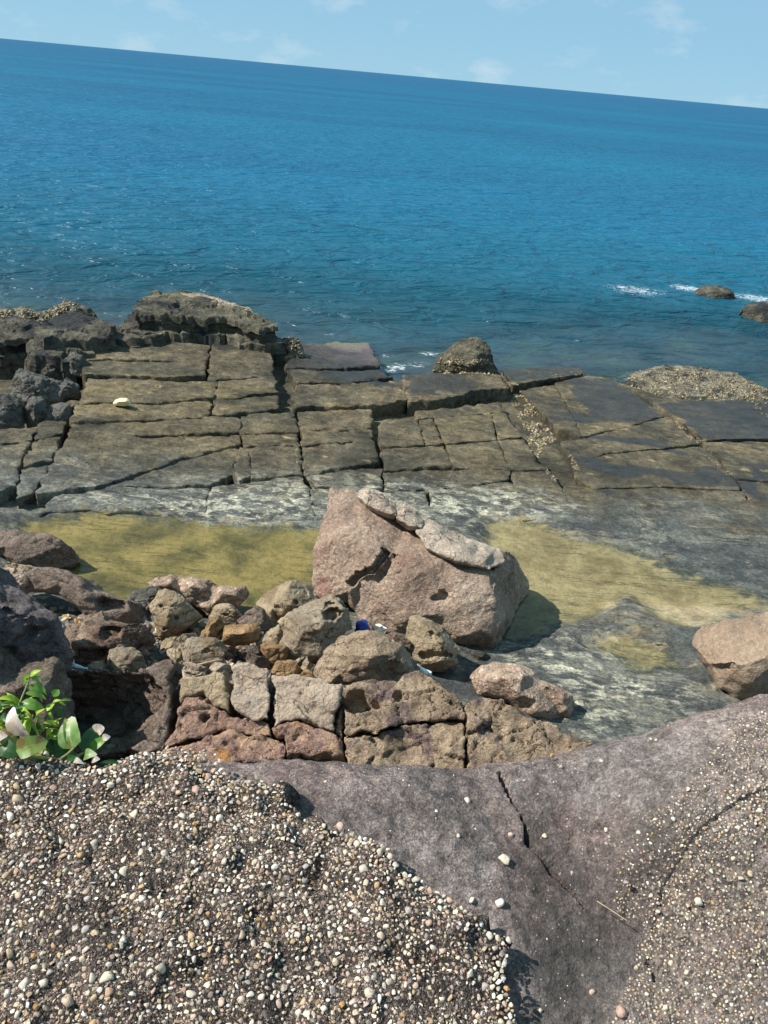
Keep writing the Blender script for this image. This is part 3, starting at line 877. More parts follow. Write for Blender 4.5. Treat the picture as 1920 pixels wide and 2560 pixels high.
ROCK_SEED = [0.0]
def rock_mesh(name, zone, outline, peaks, z0, phi=None, thick=0.35, noise=0.03, freq=3.0, strata=0.0, pits=0.0, carve=(), round_it=1, voxel=None, chisel=0.0, auto=0.5, z_at=None, jag=1.0, grow=1.27, clips=9, terrace=0.014, ter_s=0.10, crack=0.014, crack_f=4.0, taper=0.86, shoulder=0.80, clip_q=(0.83, 0.96)):
    ROCK_SEED[0] += 13.7
    sd = ROCK_SEED[0]
    ol = pxs(zone, outline)
    pk = pxs(zone, peaks)
    gc = np.mean([p[:2] for p in ol], axis=0)
    ol = [(gc[0] + (p[0] - gc[0]) * grow, gc[1] + (p[1] - gc[1]) * grow) + tuple(p[2:]) for p in ol]
    low = max(ol, key=lambda p: p[1]) if z_at is None else px(zone, z_at)
    B = spot(low[0], low[1], z0)
    d0 = ray(low[0], low[1])
    if phi is None: phi = 90 - math.degrees(math.asin(-d0[2]))
    ph = math.radians(phi)
    N = np.array([0, -math.sin(ph), math.cos(ph)])      # faces the viewer and the sky
    def to3(p):
        d = ray(p[0], p[1])
        t = ((B - EYE) @ N) / (d @ N)
        off = p[2] if len(p) > 2 else 0.0
        return EYE + d * (t - off)
    ol2 = resample(np.array([p[:2] for p in ol]), 14.0 if np.ptp([p[0] for p in ol]) > 150 else 7.0)
    offs = {}
    # offsets along the outline are interpolated between its corners
    full = []
    n0 = len(ol)
    step = 14.0 if np.ptp([p[0] for p in ol]) > 150 else 7.0
    rs = np.random.RandomState(int(sd) % 99991)
    for i in range(n0):
        a, b = ol[i], ol[(i + 1) % n0]
        oa, ob = (a[2] if len(a) > 2 else 0.0), (b[2] if len(b) > 2 else 0.0)
        k = max(1, int(round(math.hypot(b[0] - a[0], b[1] - a[1]) / step)))
        for j in range(k):
            f = j / k
            jx, jy = rs.normal(size=2) * jag * step * 0.10
            full.append((a[0] + (b[0] - a[0]) * f + jx, a[1] + (b[1] - a[1]) * f + jy, oa + (ob - oa) * f))
    n = len(full)
    pts2 = [Vector((p[0], p[1])) for p in full]
    O3 = np.array([to3(p) for p in full])
    cen = O3.mean(0)
    size = np.linalg.norm(np.ptp(O3, axis=0))
    inner = list(pk)
    c2 = np.mean([p[:2] for p in full], axis=0)
    if auto > 0:                                          # a shoulder inside the rim, so the rim turns over
        rel = auto * min(np.ptp([p[0] for p in full]), np.ptp([p[1] for p in full])) * 0.0045 * 0.28
        poly2 = np.array([p[:2] for p in full])
        for i in range(0, n, 3):
            q = np.array(full[i][:2]) * shoulder + c2 * (1 - shoulder)
            if sdf(poly2, q[None])[0] > step * 0.4:
                if all(math.hypot(q[0] - p[0], q[1] - p[1]) > step * 0.8 for p in inner):
                    inner.append((q[0], q[1], full[i][2] + rel * (0.8 + 0.4 * rs.rand())))
    pts2 += [Vector((p[0], p[1])) for p in inner]
    vs, es, fs, ov, oe, of = delaunay_2d_cdt(pts2, [(i, (i + 1) % n) for i in range(n)], [], 1, 1e-5)
    src = [lst[0] if lst else -1 for lst in ov]
    V = []
    for i, s in enumerate(src):
        p = full[s] if 0 <= s < n else (inner[s - n] if s >= n else (vs[i].x, vs[i].y, 0.1))
        V.append(to3((vs[i].x, vs[i].y, p[2] if len(p) > 2 else 0.0)))
    back = {}
    for i, lst in enumerate(ov):
        for j in lst: back[j] = i
    ring = [back[i] for i in range(n)]
    F = [tuple(f) for f in fs]
    nv = len(V)
    for i in range(n):
        q = V[ring[i]] * taper + cen * (1 - taper) - N * thick * 0.6
        V.append(q)
    for i in range(n):
        F.append((ring[i], ring[(i + 1) % n], nv + (i + 1) % n, nv + i))
    V.append(cen - N * thick)
    cidx = len(V) - 1
    for i in range(n):
        F.append((nv + i, nv + (i + 1) % n, cidx))
    voxel = voxel or max(0.009, min(0.03, size / 70))
    me = remeshed(name, V, F, voxel, round_it)
    k = len(me.vertices)
    co = np.empty(k * 3, dtype=np.float32)
    me.vertices.foreach_get('co', co)
    co = co.reshape(-1, 3).astype(np.float64)
    if clips:                                             # broken faces: random planes shave the bulges flat
        cc = co.mean(0)
        for _ in range(clips):
            dn = rs.normal(size=3)
            dn[2] = abs(dn[2]) * 0.8
            dn[1] -= 0.3
            dn /= np.linalg.norm(dn)
            pr = (co - cc) @ dn
            over = pr - np.quantile(pr, rs.uniform(*clip_q))
            co = co - dn * (np.clip(over, 0, None) * 0.92)[:, None]
        me.vertices.foreach_set('co', co.astype(np.float32).ravel())
        me.update()
    nm = np.empty(k * 3, dtype=np.float32)
    me.vertices.foreach_get('normal', nm)
    nm = nm.reshape(-1, 3).astype(np.float64)
    Q = co + sd
    h = 0.7 * noise * (fbm(Q, freq, 5, 0.58) + 0.55 * (ridged(Q, freq * 2.2, 4) - 0.4))
    if chisel:
        d, d2, idn = cellular(Q * np.array([1, 1, 1.4]) + 0.10 * fbm(Q, 4.0, 2)[:, None], freq * 1.3)
        h += chisel * (idn - 0.5) + chisel * 0.4 * d
    if crack:
        d, d2, idn = cellular(Q * np.array([1, 1, 1.6]) + 0.07 * fbm(Q, 5.0, 3)[:, None], crack_f)
        keep = smooth(-0.05, 0.15, fbm(Q, 2.0, 2, off=3.0))
        h -= crack * smooth(0.075, 0.0, d2 - d) * keep
        h += crack * 0.7 * (idn - 0.5)
    if terrace:
        bd = np.array([0.25 * math.sin(sd), 0.45 + 0.25 * math.cos(sd * 1.7), 1.0])
        bd /= np.linalg.norm(bd)
        sv = (co @ bd) / ter_s + 0.5 * fbm(Q, 1.8, 3) + 0.12 * fbm(Q, 9.0, 2)
        fr = sv - np.floor(sv)
        h += terrace * (smooth(0.0, 0.28, fr) * (1 - 0.55 * fr) - 0.4) * (0.35 + smooth(-0.2, 0.3, fbm(Q, 1.6, 2, off=8.0)))
    if strata:
        s_ = co[:, 2] * 1.0 + 0.12 * co[:, 0] + 0.35 * co[:, 1] + 0.05 * fbm(co, 1.5, 3, off=sd)
        sp = np.column_stack([np.full(k, sd), s_ * 0.0, s_ * 11.0])
        h += strata * fbm(sp + 0.15 * co, 1.0, 3)
    if pits:
        d, d2, idn = cellular(Q, freq * 4)
        h -= pits * smooth(0.42, 0.1, d) * (idn > 0.35)
    co = co + nm * h[:, None]
    co0 = co.copy()
    dense = []
    for a, b in zip(carve, list(carve[1:]) + [None]):                       # neighbouring hollows of a chain run together
        dense.append(a)
        if b is not None and math.hypot(a[0] - b[0], a[1] - b[1]) < 90 and zone == '3':
            dense += [tuple(x + (y - x) * f for x, y in zip(a, b)) for f in (0.25, 0.5, 0.75)]
    for c in dense:                                       # hollows: where, radius, depth
        p = px(zone, c[:2])
        d = ray(p[0], p[1])
        t = ((B - EYE) @ N) / (d @ N)
        best = None
        w = co0 - EYE
        along = w @ d
        perp = np.linalg.norm(w - along[:, None] * d, axis=1)
        m = perp < max(voxel * 1.5, c[2] * 0.5)
        if not m.any(): continue
        hit = EYE + d * along[m].min()
        e = (co0 - hit)
        f = smooth(1.0, 0.55, np.linalg.norm(e * np.array([0.8, 1, 1.3]), axis=1) / c[2] * (1 + 0.55 * fbm(Q, 0.7 / c[2], 3)))
        co = co0 + d * np.maximum(((co - co0) @ d), f * c[3])[:, None]
    me.vertices.foreach_set('co', co.astype(np.float32).ravel())
    me.polygons.foreach_set('use_smooth', np.full(len(me.polygons), True))
    me.update()
    return me

def rock(name, matk, zone, outline, peaks, z0, label=None, cat='rock', group=None, parent=None, kind=None, **kw):
    me = rock_mesh(name, zone, outline, peaks, z0, **kw)
    return put(name, me, M[matk], parent, label, None if parent else cat, group, kind)

PILE = 'rocks of the rubble pile below the ledge'
# --- the big pink boulder
boulder = rock('boulder', 'pink', '3',
     [(215, 55, -.05), (330, 60, -.05), (400, 85, -.05), (470, 145), (560, 175), (660, 235), (760, 285), (840, 315), (1000, 360), (1130, 420), (1270, 470), (1390, 490), (1445, 495, -.05), (1490, 560, -.35), (1540, 640, -.65),
      (1572, 700, -.85), (1562, 830, -.9), (1500, 960, -.75), (1410, 1060, -.4), (1345, 1185), (1250, 1175), (1130, 1150), (900, 1130), (600, 1080), (450, 1000), (330, 830), (170, 825), (70, 775), (58, 690), (75, 590), (110, 460), (150, 330), (195, 200)],
     [(300, 300, .22), (450, 300, .26), (220, 480, .28), (420, 455, .40), (560, 470, .42), (130, 620, .26), (240, 690, .36), (320, 700, .38), (400, 640, .40), (500, 625, .42), (580, 540, .42),
      (345, 760, .20), (420, 690, .22), (530, 670, .24), (610, 590, .26), (640, 500, .36), (640, 640, .40), (720, 520, .46), (720, 720, .42), (850, 640, .52), (900, 480, .36), (1000, 560, .42), (1100, 640, .46),
      (600, 850, .28), (750, 950, .30), (950, 760, .44), (1000, 920, .38), (1150, 850, .46), (1240, 700, .46), (1335, 760, .44), (1350, 860, .40), (1300, 600, .38), (1395, 960, .30), (1340, 1090, .24), (1250, 1040, .36), (1430, 620, .14), (1420, 760, -.05), (1440, 860, -.28), (1500, 740, -.45), (1470, 940, -.45), (1100, 1080, .26)],
     -0.06, phi=40, thick=0.7, noise=0.024, freq=2.2, round_it=1, voxel=0.014, auto=0.0, z_at=(1345, 1185), grow=1.01, clips=2, clip_q=(.95, .985), chisel=.010, terrace=.013, ter_s=.26, crack=.012, crack_f=1.8,
     carve=[(1330, 555, .10, .14), (1000, 800, .06, .07), (945, 822, .045, .07), (1250, 800, .01, .0), (610, 510, .06, .13), (585, 560, .07, .13), (545, 610, .06, .12), (480, 645, .05, .11), (410, 660, .05, .11), (350, 720, .06, .12), (860, 400, .03, .04)],
     label='large pink conglomerate boulder with pale upper rim, biggest rock on the shore', cat='boulder')
for ol, pk in (([(385, 95), (440, 56), (540, 72), (610, 112), (655, 150), (660, 245, .17), (590, 225, .15), (470, 175, .10)], [(470, 95, .14), (560, 135, .17), (620, 180, .15)]),
               ([(672, 165), (720, 148), (812, 196), (850, 265), (845, 325, .22), (760, 320, .22), (668, 262, .18)], [(730, 205, .18), (790, 260, .18)]),
               ([(845, 258), (930, 282), (1010, 332), (1130, 382), (1385, 482), (1420, 560, .16), (1300, 610, .37), (1080, 560, .42), (880, 470, .35), (805, 360, .22)], [(900, 330, .20), (1000, 410, .29), (1150, 470, .34), (1300, 530, .36), (1200, 560, .40), (950, 440, .33)])):
    me = rock_mesh('pale_cap', '3', ol, pk, 0.0, phi=40, thick=.3, noise=.009, freq=3, round_it=3, auto=.12, z_at=(1345, 1215), clips=0, grow=1.03, terrace=.008, crack=.008)
    put('pale_cap', me, M['cap'], boulder)

# --- rocks on the left
rock('rock', 'brown', '1', [(-160, 120), (0, 78), (60, 102), (100, 75), (180, 110), (270, 105), (380, 118), (470, 160), (585, 240), (640, 320, -.2), (560, 430, -.1), (460, 420), (300, 475), (270, 430), (160, 400), (100, 340), (0, 290), (-160, 300)],
     [(60, 180, .18), (250, 160, .20), (420, 200, .22), (500, 270, .2), (300, 290, .28), (150, 290, .24), (400, 350, .22)], .05, phi=48, thick=.5, noise=.03, freq=3.5, grow=1.04, label='brown rock at the left edge jutting into the green pool', pits=.01)
rock('rock', 'granular', '1', [(-120, 420), (0, 392), (120, 400), (200, 450), (315, 540), (260, 595), (120, 590), (-120, 580)], [(60, 450, .14), (180, 500, .16), (40, 540, .14)], .45, thick=.4, noise=.03, freq=6, chisel=.015, grow=1.04, label='crumbly red gravelly rock at the left edge above a dark hollow')
rock('rock', 'tan', '1', [(60, 360), (170, 385), (260, 410), (290, 480), (215, 470), (150, 420), (60, 400)], [(200, 420, .07)], .35, thick=.3, label='small olive stone wedged between two left-edge rocks', group=PILE)
rock('rock', 'brown', '1', [(255, 510), (380, 445), (530, 450), (660, 500), (780, 600), (900, 650), (1090, 690), (1200, 725), (1185, 800), (1150, 855), (900, 862), (700, 745), (540, 612), (400, 605), (280, 592)],
     [(400, 500, .14), (560, 540, .18), (720, 640, .18), (900, 700, .16), (1080, 740, .14), (950, 800, .12)], .22, thick=.5, noise=.025, freq=4, label='long low brown rock running along the edge of the green pool', carve=[(900, 700, .09, .10), (1000, 710, .08, .08)])
rock('rock', 'honey', '1', [(1020, 655), (1090, 600), (1200, 585), (1310, 590), (1320, 650), (1210, 735), (1090, 685)], [(1180, 640, .09)], .18, thick=.3, noise=.03, freq=7, label='small dark shell-crusted rock beside the olive pointed slab')
rock('rock', 'red', '1', [(505, 905), (640, 870), (675, 805), (740, 780), (810, 775), (865, 850), (1040, 880), (1210, 862), (1205, 950), (1225, 1010), (1180, 1050), (1000, 1050), (900, 1065), (860, 1150), (700, 1170), (590, 1115), (560, 1010)],
     [(740, 850, .18), (650, 960, .20), (850, 930, .20), (800, 1040, .22), (1000, 960, .12), (1120, 940, .12), (700, 1100, .12)], .42, thick=.45, noise=.03, freq=4, strata=.035, label='reddish layered rock with crumbling ledges in the left rubble', carve=[(950, 920, .10, .12), (850, 1110, .08, .10)])
rock('rock', 'purple', '1', [(-620, 300, -.3), (-300, 250, -.3), (-120, 480, -.2), (0, 640), (130, 705), (240, 770), (345, 820), (410, 890), (440, 960), (530, 1080, -.1), (535, 1260, -.15), (440, 1340, -.1), (390, 1400), (420, 1700), (250, 1950), (-260, 1950), (-620, 1900)],
     [(60, 700, .20), (-60, 800, .30), (120, 860, .34), (300, 830, .26), (390, 950, .30), (430, 1050, .26), (240, 1000, .40), (60, 1050, .42), (330, 1130, .34), (150, 1200, .40), (0, 1300, .35), (340, 1290, .22), (-150, 1150, .4), (-300, 700, .3), (-400, 1100, .4)],
     .95, phi=68, thick=.7, noise=.035, freq=3.2, chisel=.02, voxel=.016, grow=1.0, clips=4, z_at=(390, 1400), label='big grey-purple rock at the left edge behind the leafy plant', carve=[(180, 1010, .07, .06), (260, 930, .07, .06), (100, 1090, .07, .06), (60, 760, .06, .05)])
rock('rock', 'brown', '5', [(-620, -200, -.2), (-380, -280, -.2), (-180, 60, -.1), (0, 365), (120, 350), (250, 330), (390, 290), (455, 325), (445, 420), (520, 520), (500, 640), (560, 800), (560, 960), (480, 1260), (-620, 1300)],
     [(-300, 100, .2), (-300, 600, .3), (0, 560, .2), (250, 450, .16), (400, 400, .12), (300, 700, .2), (450, 800, .12)], .75, phi=80, thick=.5, noise=.045, freq=4.5, clips=0, grow=1.0, z_at=(560, 960), label='rough brown rock directly behind the leafy sprig')
rock('rock', 'pale', '1', [(868, 1145), (915, 1090), (1060, 1078), (1120, 1120), (1205, 1170), (1222, 1205), (1100, 1245), (880, 1260)], [(940, 1160, .10), (1060, 1140, .12), (1130, 1200, .08), (1000, 1210, .09)], .62, thick=.3, noise=.03, freq=6, label='pale lumpy grey rock just above the black hollow')
rock('rock', 'pale', '1', [(688, 1205), (760, 1175), (842, 1160), (862, 1252), (740, 1262), (690, 1245)], [(780, 1210, .08)], .64, thick=.3, label='small pale block left of the pale lumpy rock', group=PILE)
rock('rock', 'tan', '1', [(525, 1055), (605, 1100), (600, 1130), (540, 1165)], [(565, 1110, .05)], .62, thick=.25, label='little tan chip beside the red layered rock', group=PILE)
rock('rock', 'tan', '1', [(1240, 712), (1300, 650), (1315, 595), (1372, 580), (1452, 602), (1530, 672), (1655, 800), (1560, 880), (1460, 940), (1430, 985), (1340, 990), (1250, 952), (1302, 925), (1280, 800)],
     [(1400, 680, .14), (1520, 760, .18), (1400, 830, .18), (1360, 920, .12)], .25, thick=.4, noise=.015, freq=3, terrace=.010, crack=.010, clips=2, grow=1.06, label='olive pointed slab with small round holes, leaning in the rubble', carve=[(1470, 815, .03, .05), (1335, 715, .025, .04), (1365, 905, .02, .04)])
rock('rock', 'granular', '2', [(-80, 130), (0, 85), (100, 60), (250, 80), (400, 105), (440, 132), (425, 168), (500, 140), (600, 155), (692, 165), (715, 212), (640, 322), (470, 345), (420, 412), (320, 310), (200, 250), (120, 200), (0, 195), (-80, 200)],
     [(80, 130, .14), (250, 150, .18), (350, 180, .16), (425, 175, .03), (380, 240, .05), (335, 290, .05), (520, 210, .18), (620, 230, .16), (450, 290, .14)], .12, thick=.4, noise=.02, freq=5, round_it=3, terrace=.01, crack=.008, clips=0, grow=1.06, label='pinkish granular two-lobed rock at the edge of the green pool')
rock('rock', 'tan', '2', [(815, 285), (860, 240), (1000, 170), (1080, 140), (1222, 150), (1240, 250), (1185, 325), (1150, 372), (1090, 362), (990, 405), (950, 490), (900, 400), (822, 312)], [(1000, 240, .16), (1140, 220, .14), (920, 310, .12), (1060, 310, .16)], .12, thick=.4, noise=.015, freq=3, terrace=.010, crack=.010, clips=2, label='smooth olive rock between the pool and the big pink boulder', carve=[(975, 330, .035, .05), (1138, 285, .03, .05)])
rock('rock', 'tan', '2', [(975, 445), (1060, 385), (1152, 368), (1125, 450), (1040, 505), (950, 490)], [(1055, 435, .08)], .3, thick=.25, label='small olive stone under the smooth olive rock', group=PILE)
rock('rock', 'pale', '2', [(978, 605), (1050, 500), (1168, 372), (1250, 322), (1400, 232), (1545, 198), (1592, 282), (1602, 430), (1570, 485), (1425, 560), (1472, 600), (1400, 682), (1250, 722), (1090, 722), (1045, 660)],
     [(1200, 390, .20), (1350, 300, .16), (1520, 250, .16), (1300, 440, .28), (1130, 540, .22), (1250, 600, .22), (1400, 500, .24), (1540, 400, .16), (1380, 620, .12), (1100, 650, .14)], .42, thick=.45, noise=.03, freq=4, strata=.015, label='pale weathered rock with a deep eye-like hollow, left of the boulder foot',
     carve=[(1425, 360, .08, .14), (1480, 390, .06, .10), (1400, 300, .05, .06), (1540, 300, .05, .06), (1300, 480, .04, .02)], voxel=.012)
rock('rock', 'tan', '2', [(798, 612), (880, 540), (980, 485), (1030, 520), (985, 612), (900, 640), (828, 655)], [(920, 570, .10)], .42, thick=.3, label='olive wedge stone left of the hollow-eyed pale rock', group=PILE)
rock('rock', 'ochre', '2', [(822, 652), (930, 645), (1042, 670), (1072, 732), (970, 785), (918, 775), (858, 722)], [(950, 700, .10)], .5, thick=.3, label='yellowish stone below the olive wedge stone', group=PILE)
rock('rock', 'tan', '2', [(428, 415), (478, 335), (560, 330), (655, 342), (642, 440), (600, 475), (540, 452), (500, 430)], [(560, 390, .10)], .32, thick=.3, label='brown-olive stone right below the two-lobed granular rock', group=PILE)
rock('rock', 'brown', '2', [(640, 420), (720, 380), (800, 345), (880, 390), (935, 485), (890, 535), (800, 505), (780, 480), (650, 482)], [(760, 420, .12), (850, 450, .12)], .35, thick=.3, label='reddish-brown domed stone left of the smooth olive rock', group=PILE)
rock('rock', 'ochre', '2', [(500, 545), (540, 500), (660, 485), (782, 480), (805, 520), (775, 602), (680, 622), (600, 625), (520, 602)], [(580, 550, .12), (700, 545, .13)], .45, thick=.3, round_it=4, noise=.012, terrace=.008, crack=.006, clips=1, label='ochre capsule-shaped stone in the middle of the rubble')
rock('rock', 'ochre', '2', [(412, 440), (500, 428), (512, 460), (440, 560), (370, 590), (295, 595), (380, 510)], [(440, 490, .08)], .45, thick=.25, label='slim ochre stone slanting beside the capsule-shaped stone', group=PILE)
rock('rock', 'pale', '2', [(212, 645), (240, 602), (390, 590), (480, 610), (562, 630), (505, 690), (492, 765), (360, 780), (240, 795), (208, 700)], [(290, 660, .14), (400, 660, .14), (320, 740, .13), (460, 700, .10)], .55, thick=.3, noise=.012, label='pale square-faced block above a lying twig', carve=[(385, 690, .03, .03)])
rock('rock', 'tan', '2', [(-40, 590), (60, 580), (240, 550), (262, 592), (205, 642), (208, 685), (130, 692), (0, 650), (-40, 640)], [(120, 620, .10)], .5, thick=.3, label='flat olive stone under the pointed slab', group=PILE)
rock('rock', 'tan', '2', [(58, 685), (190, 680), (218, 780), (150, 805), (80, 722)], [(140, 730, .07)], .55, thick=.3, label='small olive chunk left of the square-faced block', group=PILE)
rock('rock', 'grey', '2', [(158, 852), (178, 790), (210, 772), (250, 790), (362, 820), (352, 882), (200, 895)], [(240, 830, .09)], .66, thick=.3, strata=.02, label='thin-layered grey stone at the top of the broad crack', group=PILE)
rock('rock', 'grey', '2', [(368, 835), (450, 798), (552, 812), (552, 862), (400, 880)], [(460, 838, .07)], .66, thick=.3, label='small grey cobble between layered stone and upright block', group=PILE)
rock('rock', 'brown', '2', [(705, 735), (745, 712), (880, 748), (885, 810), (860, 822), (718, 805)], [(790, 765, .09)], .58, thick=.3, label='small red-brown stone behind the upright grey block', group=PILE)
rock('rock', 'ochre', '2', [(898, 825), (940, 785), (1080, 775), (1152, 850), (1142, 895), (1000, 897)], [(960, 835, .09), (1070, 835, .10)], .62, thick=.3, label='rounded yellow-ochre stone behind the widest grey block', group=PILE)
rock('rock', 'ochre', '2', [(1138, 915), (1220, 848), (1295, 915), (1220, 930)], [(1215, 890, .05)], .68, thick=.2, label='small triangular ochre stone behind the widest grey block', group=PILE)
rock('rock', 'brown', '2', [(638, 685), (690, 652), (800, 628), (802, 702), (720, 712)], [(730, 675, .05)], .55, thick=.2, label='flat brown shard pile right of the square-faced block', group=PILE)
rock('rock', 'tan', '2', [(1158, 845), (1222, 758), (1242, 798), (1312, 810), (1300, 858), (1180, 862)], [(1225, 822, .06)], .6, thick=.25, label='bent tan stone below the hollow-eyed pale rock', group=PILE)
rock('rock', 'pale', '2', [(1085, 772), (1200, 728), (1205, 752), (1130, 795)], [(1150, 762, .03)], .58, thick=.15, label='thin pale splinter below the hollow-eyed pale rock', group=PILE)
# --- right of the pile
rock('rock', 'crumbly', '4', [(125, 165), (160, 120), (300, 92), (360, 130), (425, 165), (520, 250), (545, 285), (470, 322), (400, 412), (330, 382), (150, 345), (60, 375), (-10, 345), (30, 240), (100, 172)],
     [(200, 180, .20), (330, 180, .22), (430, 240, .18), (300, 280, .26), (130, 260, .20), (60, 310, .14), (400, 330, .14)], .55, thick=.45, noise=.03, freq=4, chisel=.015, label='crumbly purplish-tan boulder left of the white foam scrap')
rock('rock', 'tan', '3', [(765, 945), (830, 942), (920, 980), (990, 1020), (1050, 1100), (1102, 1172), (1080, 1205), (1095, 1262), (1000, 1312), (870, 1315), (790, 1255), (768, 1195), (742, 1172), (740, 1060)],
     [(820, 1020, .18), (920, 1080, .24), (1020, 1150, .18), (850, 1150, .24), (880, 1250, .20), (1000, 1250, .18)], .18, thick=.4, noise=.018, freq=4, terrace=.012, crack=.010, clips=2, grow=1.04, label='skull-like tan rock with a dark mouth in front of the boulder', carve=[(910, 1065, .035, .05), (850, 1222, .04, .09), (900, 1205, .035, .09), (950, 1205, .035, .08), (1000, 1208, .035, .07), (1050, 1212, .03, .06)], voxel=.010)
rock('rock', 'dark', '3', [(1155, 1190), (1230, 1195), (1315, 1222), (1262, 1285), (1180, 1288)], [(1230, 1240, .06)], -.05, thick=.25, label='small dark stone in the boulder shadow by the skull-like rock')
rock('rock', 'red', '3', [(575, 1055), (620, 1042), (700, 1080), (752, 1112), (742, 1165), (680, 1140), (608, 1102)], [(660, 1095, .08)], .38, thick=.2, noise=.012, label='red-brown brick-like stone at the foot of the boulder')
rock('rock', 'brown', '3', [(455, 965), (490, 985), (530, 1060), (525, 1085), (490, 1050)], [(498, 1030, .03)], .42, thick=.15, label='slim brown stone next to the blue litter', group=PILE)
rock('rock', 'grey', '3', [(582, 1130), (640, 1115), (690, 1150), (650, 1175), (590, 1160)], [(630, 1145, .04)], .42, thick=.2, label='small grey stone in front of the brick-like stone', group=PILE)
rock('rock', 'granular', '4', [(902, 345), (925, 300), (975, 272), (1060, 258), (1200, 268), (1262, 310), (1290, 345), (1400, 392), (1482, 440), (1502, 490), (1465, 572), (1425, 560, -.03), (1400, 612), (1300, 592), (1230, 585), (1100, 482), (950, 445)],
     [(980, 350, .18), (1100, 340, .26), (1200, 330, .24), (1270, 340, .06), (1330, 420, .08), (1395, 500, .06), (1415, 550, .03), (1180, 440, .28), (1290, 470, .22), (1360, 540, .18), (1260, 550, .18), (1340, 390, .14), (1440, 470, .15), (1460, 530, .12)], .0, thick=.45, noise=.012, freq=4, round_it=5, terrace=0, crack=0, clips=0, grow=1.05, label='smooth pink rock split in two lobes, alone beside the grey wet rock', voxel=.013)
rock('rock', 'rosy', 'D', [(1405, 525), (1440, 505), (1520, 500), (1620, 485), (1680, 460), (1850, 450), (1850, 780), (1700, 790), (1550, 775), (1500, 735), (1455, 650), (1420, 590)],
     [(1470, 550, .24), (1560, 540, .34), (1640, 520, .34), (1560, 640, .42), (1500, 640, .28), (1600, 710, .34), (1750, 600, .5)], -.08, phi=50, thick=.6, noise=.03, freq=2.2, round_it=3, voxel=.018, terrace=.010, ter_s=.3, crack=.010, clips=3, grow=1.0, label='smooth tan boulder cut off by the right edge')

# --- fractured bedrock shelf at the foot of the ledge
shelf_me = rock_mesh('bedrock_shelf', '7', [(-260, 620), (-100, 560), (60, 330), (150, 200), (600, 160), (900, 170), (1500, 240), (1700, 150), (2000, 150), (2300, 300), (2700, 420), (2900, 640), (2700, 900), (0, 1000), (-260, 900)], [(300, 500, .0), (1200, 500, .0), (2000, 500, .0)], .68, phi=34, thick=.6, auto=.0, voxel=.035, z_at=(900, 700), clips=0, grow=1.0)
shelf = put('bedrock_shelf', shelf_me, M['brown'], label='fractured bedrock shelf of tan blocks at the foot of the ledge', kind='structure')
bpy.context.view_layer.update()
BLK_PHI = math.radians(34)
BLK_N = np.array([0, -math.sin(BLK_PHI), math.cos(BLK_PHI)])
BLK_U = np.array([0, math.cos(BLK_PHI), math.sin(BLK_PHI)])
BLK_O = spot(*px('7', (900, 700)), 0.82)
def blk_ab(u, v):
    d = ray(u, v)
    p = EYE + d * (((BLK_O - EYE) @ BLK_N) / (d @ BLK_N)) - BLK_O
    return np.array([p[0], p @ BLK_U])
BLOCK_I = [0]
def block(matk, zone, ol, lift=0.0, relief=0.03, holes=(), tilt=(0, 0), depth=0.35, gap=0.004, facets=0.025):
    BLOCK_I[0] += 1
    sd = BLOCK_I[0] * 5.3
    poly = np.array([blk_ab(*px(zone, p)[:2]) for p in ol])
    c = poly.mean(0)
    hs = [(blk_ab(*px(zone, h[:2])), h[2], h[3]) for h in holes]
    def topf(V):
        P = np.column_stack([V, np.full(len(V), sd)])
        h = lift + tilt[0] * (V[:, 0] - c[0]) + tilt[1] * (V[:, 1] - c[1])
        h = h + relief * (fbm(P, 2.6, 5, 0.55) + 0.5 * (ridged(P, 5.0, 4) - 0.45))
        d, d2, idn = cellular(P * np.array([1, 1.5, 1]) + 0.05 * fbm(P, 6.0, 3)[:, None], 4.2)
        h = h + facets * (idn - 0.5) - 0.6 * facets * smooth(0.06, 0.0, d2 - d)
        for q, r, dp in hs:
            e = np.linalg.norm((V - q) * np.array([1, 1.25]), axis=1) / r * (1 + 0.4 * fbm(P, 0.6 / r, 3))
            h = h - dp * smooth(1.0, 0.6, e)
        return h
    me = slab_mesh('block', poly, topf, depth, gap=gap, rough=0.022, step=0.016, edge_r=0.014, seed=sd, freq=9.0, rings=5)
    k = len(me.vertices)
    co = np.empty(k * 3, dtype=np.float32)
    me.vertices.foreach_get('co', co)
    co = co.reshape(-1, 3).astype(np.float64)
    w = BLK_O + co[:, :1] * np.array([1.0, 0, 0]) + co[:, 1:2] * BLK_U + co[:, 2:] * BLK_N
    me.vertices.foreach_set('co', w.astype(np.float32).ravel())
    me.update()
    return put('block', me, M[matk], shelf)
block('tan', '7', [(145, 160), (300, 140), (545, 92), (555, 260), (602, 322), (582, 445), (460, 395), (360, 290), (185, 315), (170, 230)], .05, tilt=(.05, .1))
block('orange', '7', [(170, 410), (190, 325), (350, 295), (460, 400), (600, 455), (760, 485), (905, 515), (925, 625), (740, 620), (560, 562), (340, 640), (200, 690), (60, 725), (25, 705), (110, 610)], .02, .045, holes=[(370, 480, .035, .08), (360, 320, .025, .04), (410, 360, .025, .04)], facets=.04)
block('grey', '7', [(598, 75), (680, 32), (800, 48), (912, 100), (916, 350), (912, 508), (780, 505), (650, 475), (606, 432), (612, 250)], .06, .022, tilt=(.08, .05), facets=.018)
block('grey', '7', [(930, 140), (1140, 150), (1310, 170), (1512, 208), (1508, 330), (1500, 400), (1450, 480), (1440, 590), (1340, 580), (1220, 500), (1050, 510), (956, 560), (946, 350)], .06, .025, tilt=(.04, .04), facets=.02)
block('grey', '7', [(1458, 490), (1503, 405), (1511, 500), (1513, 655), (1460, 605)], -.01, .02)
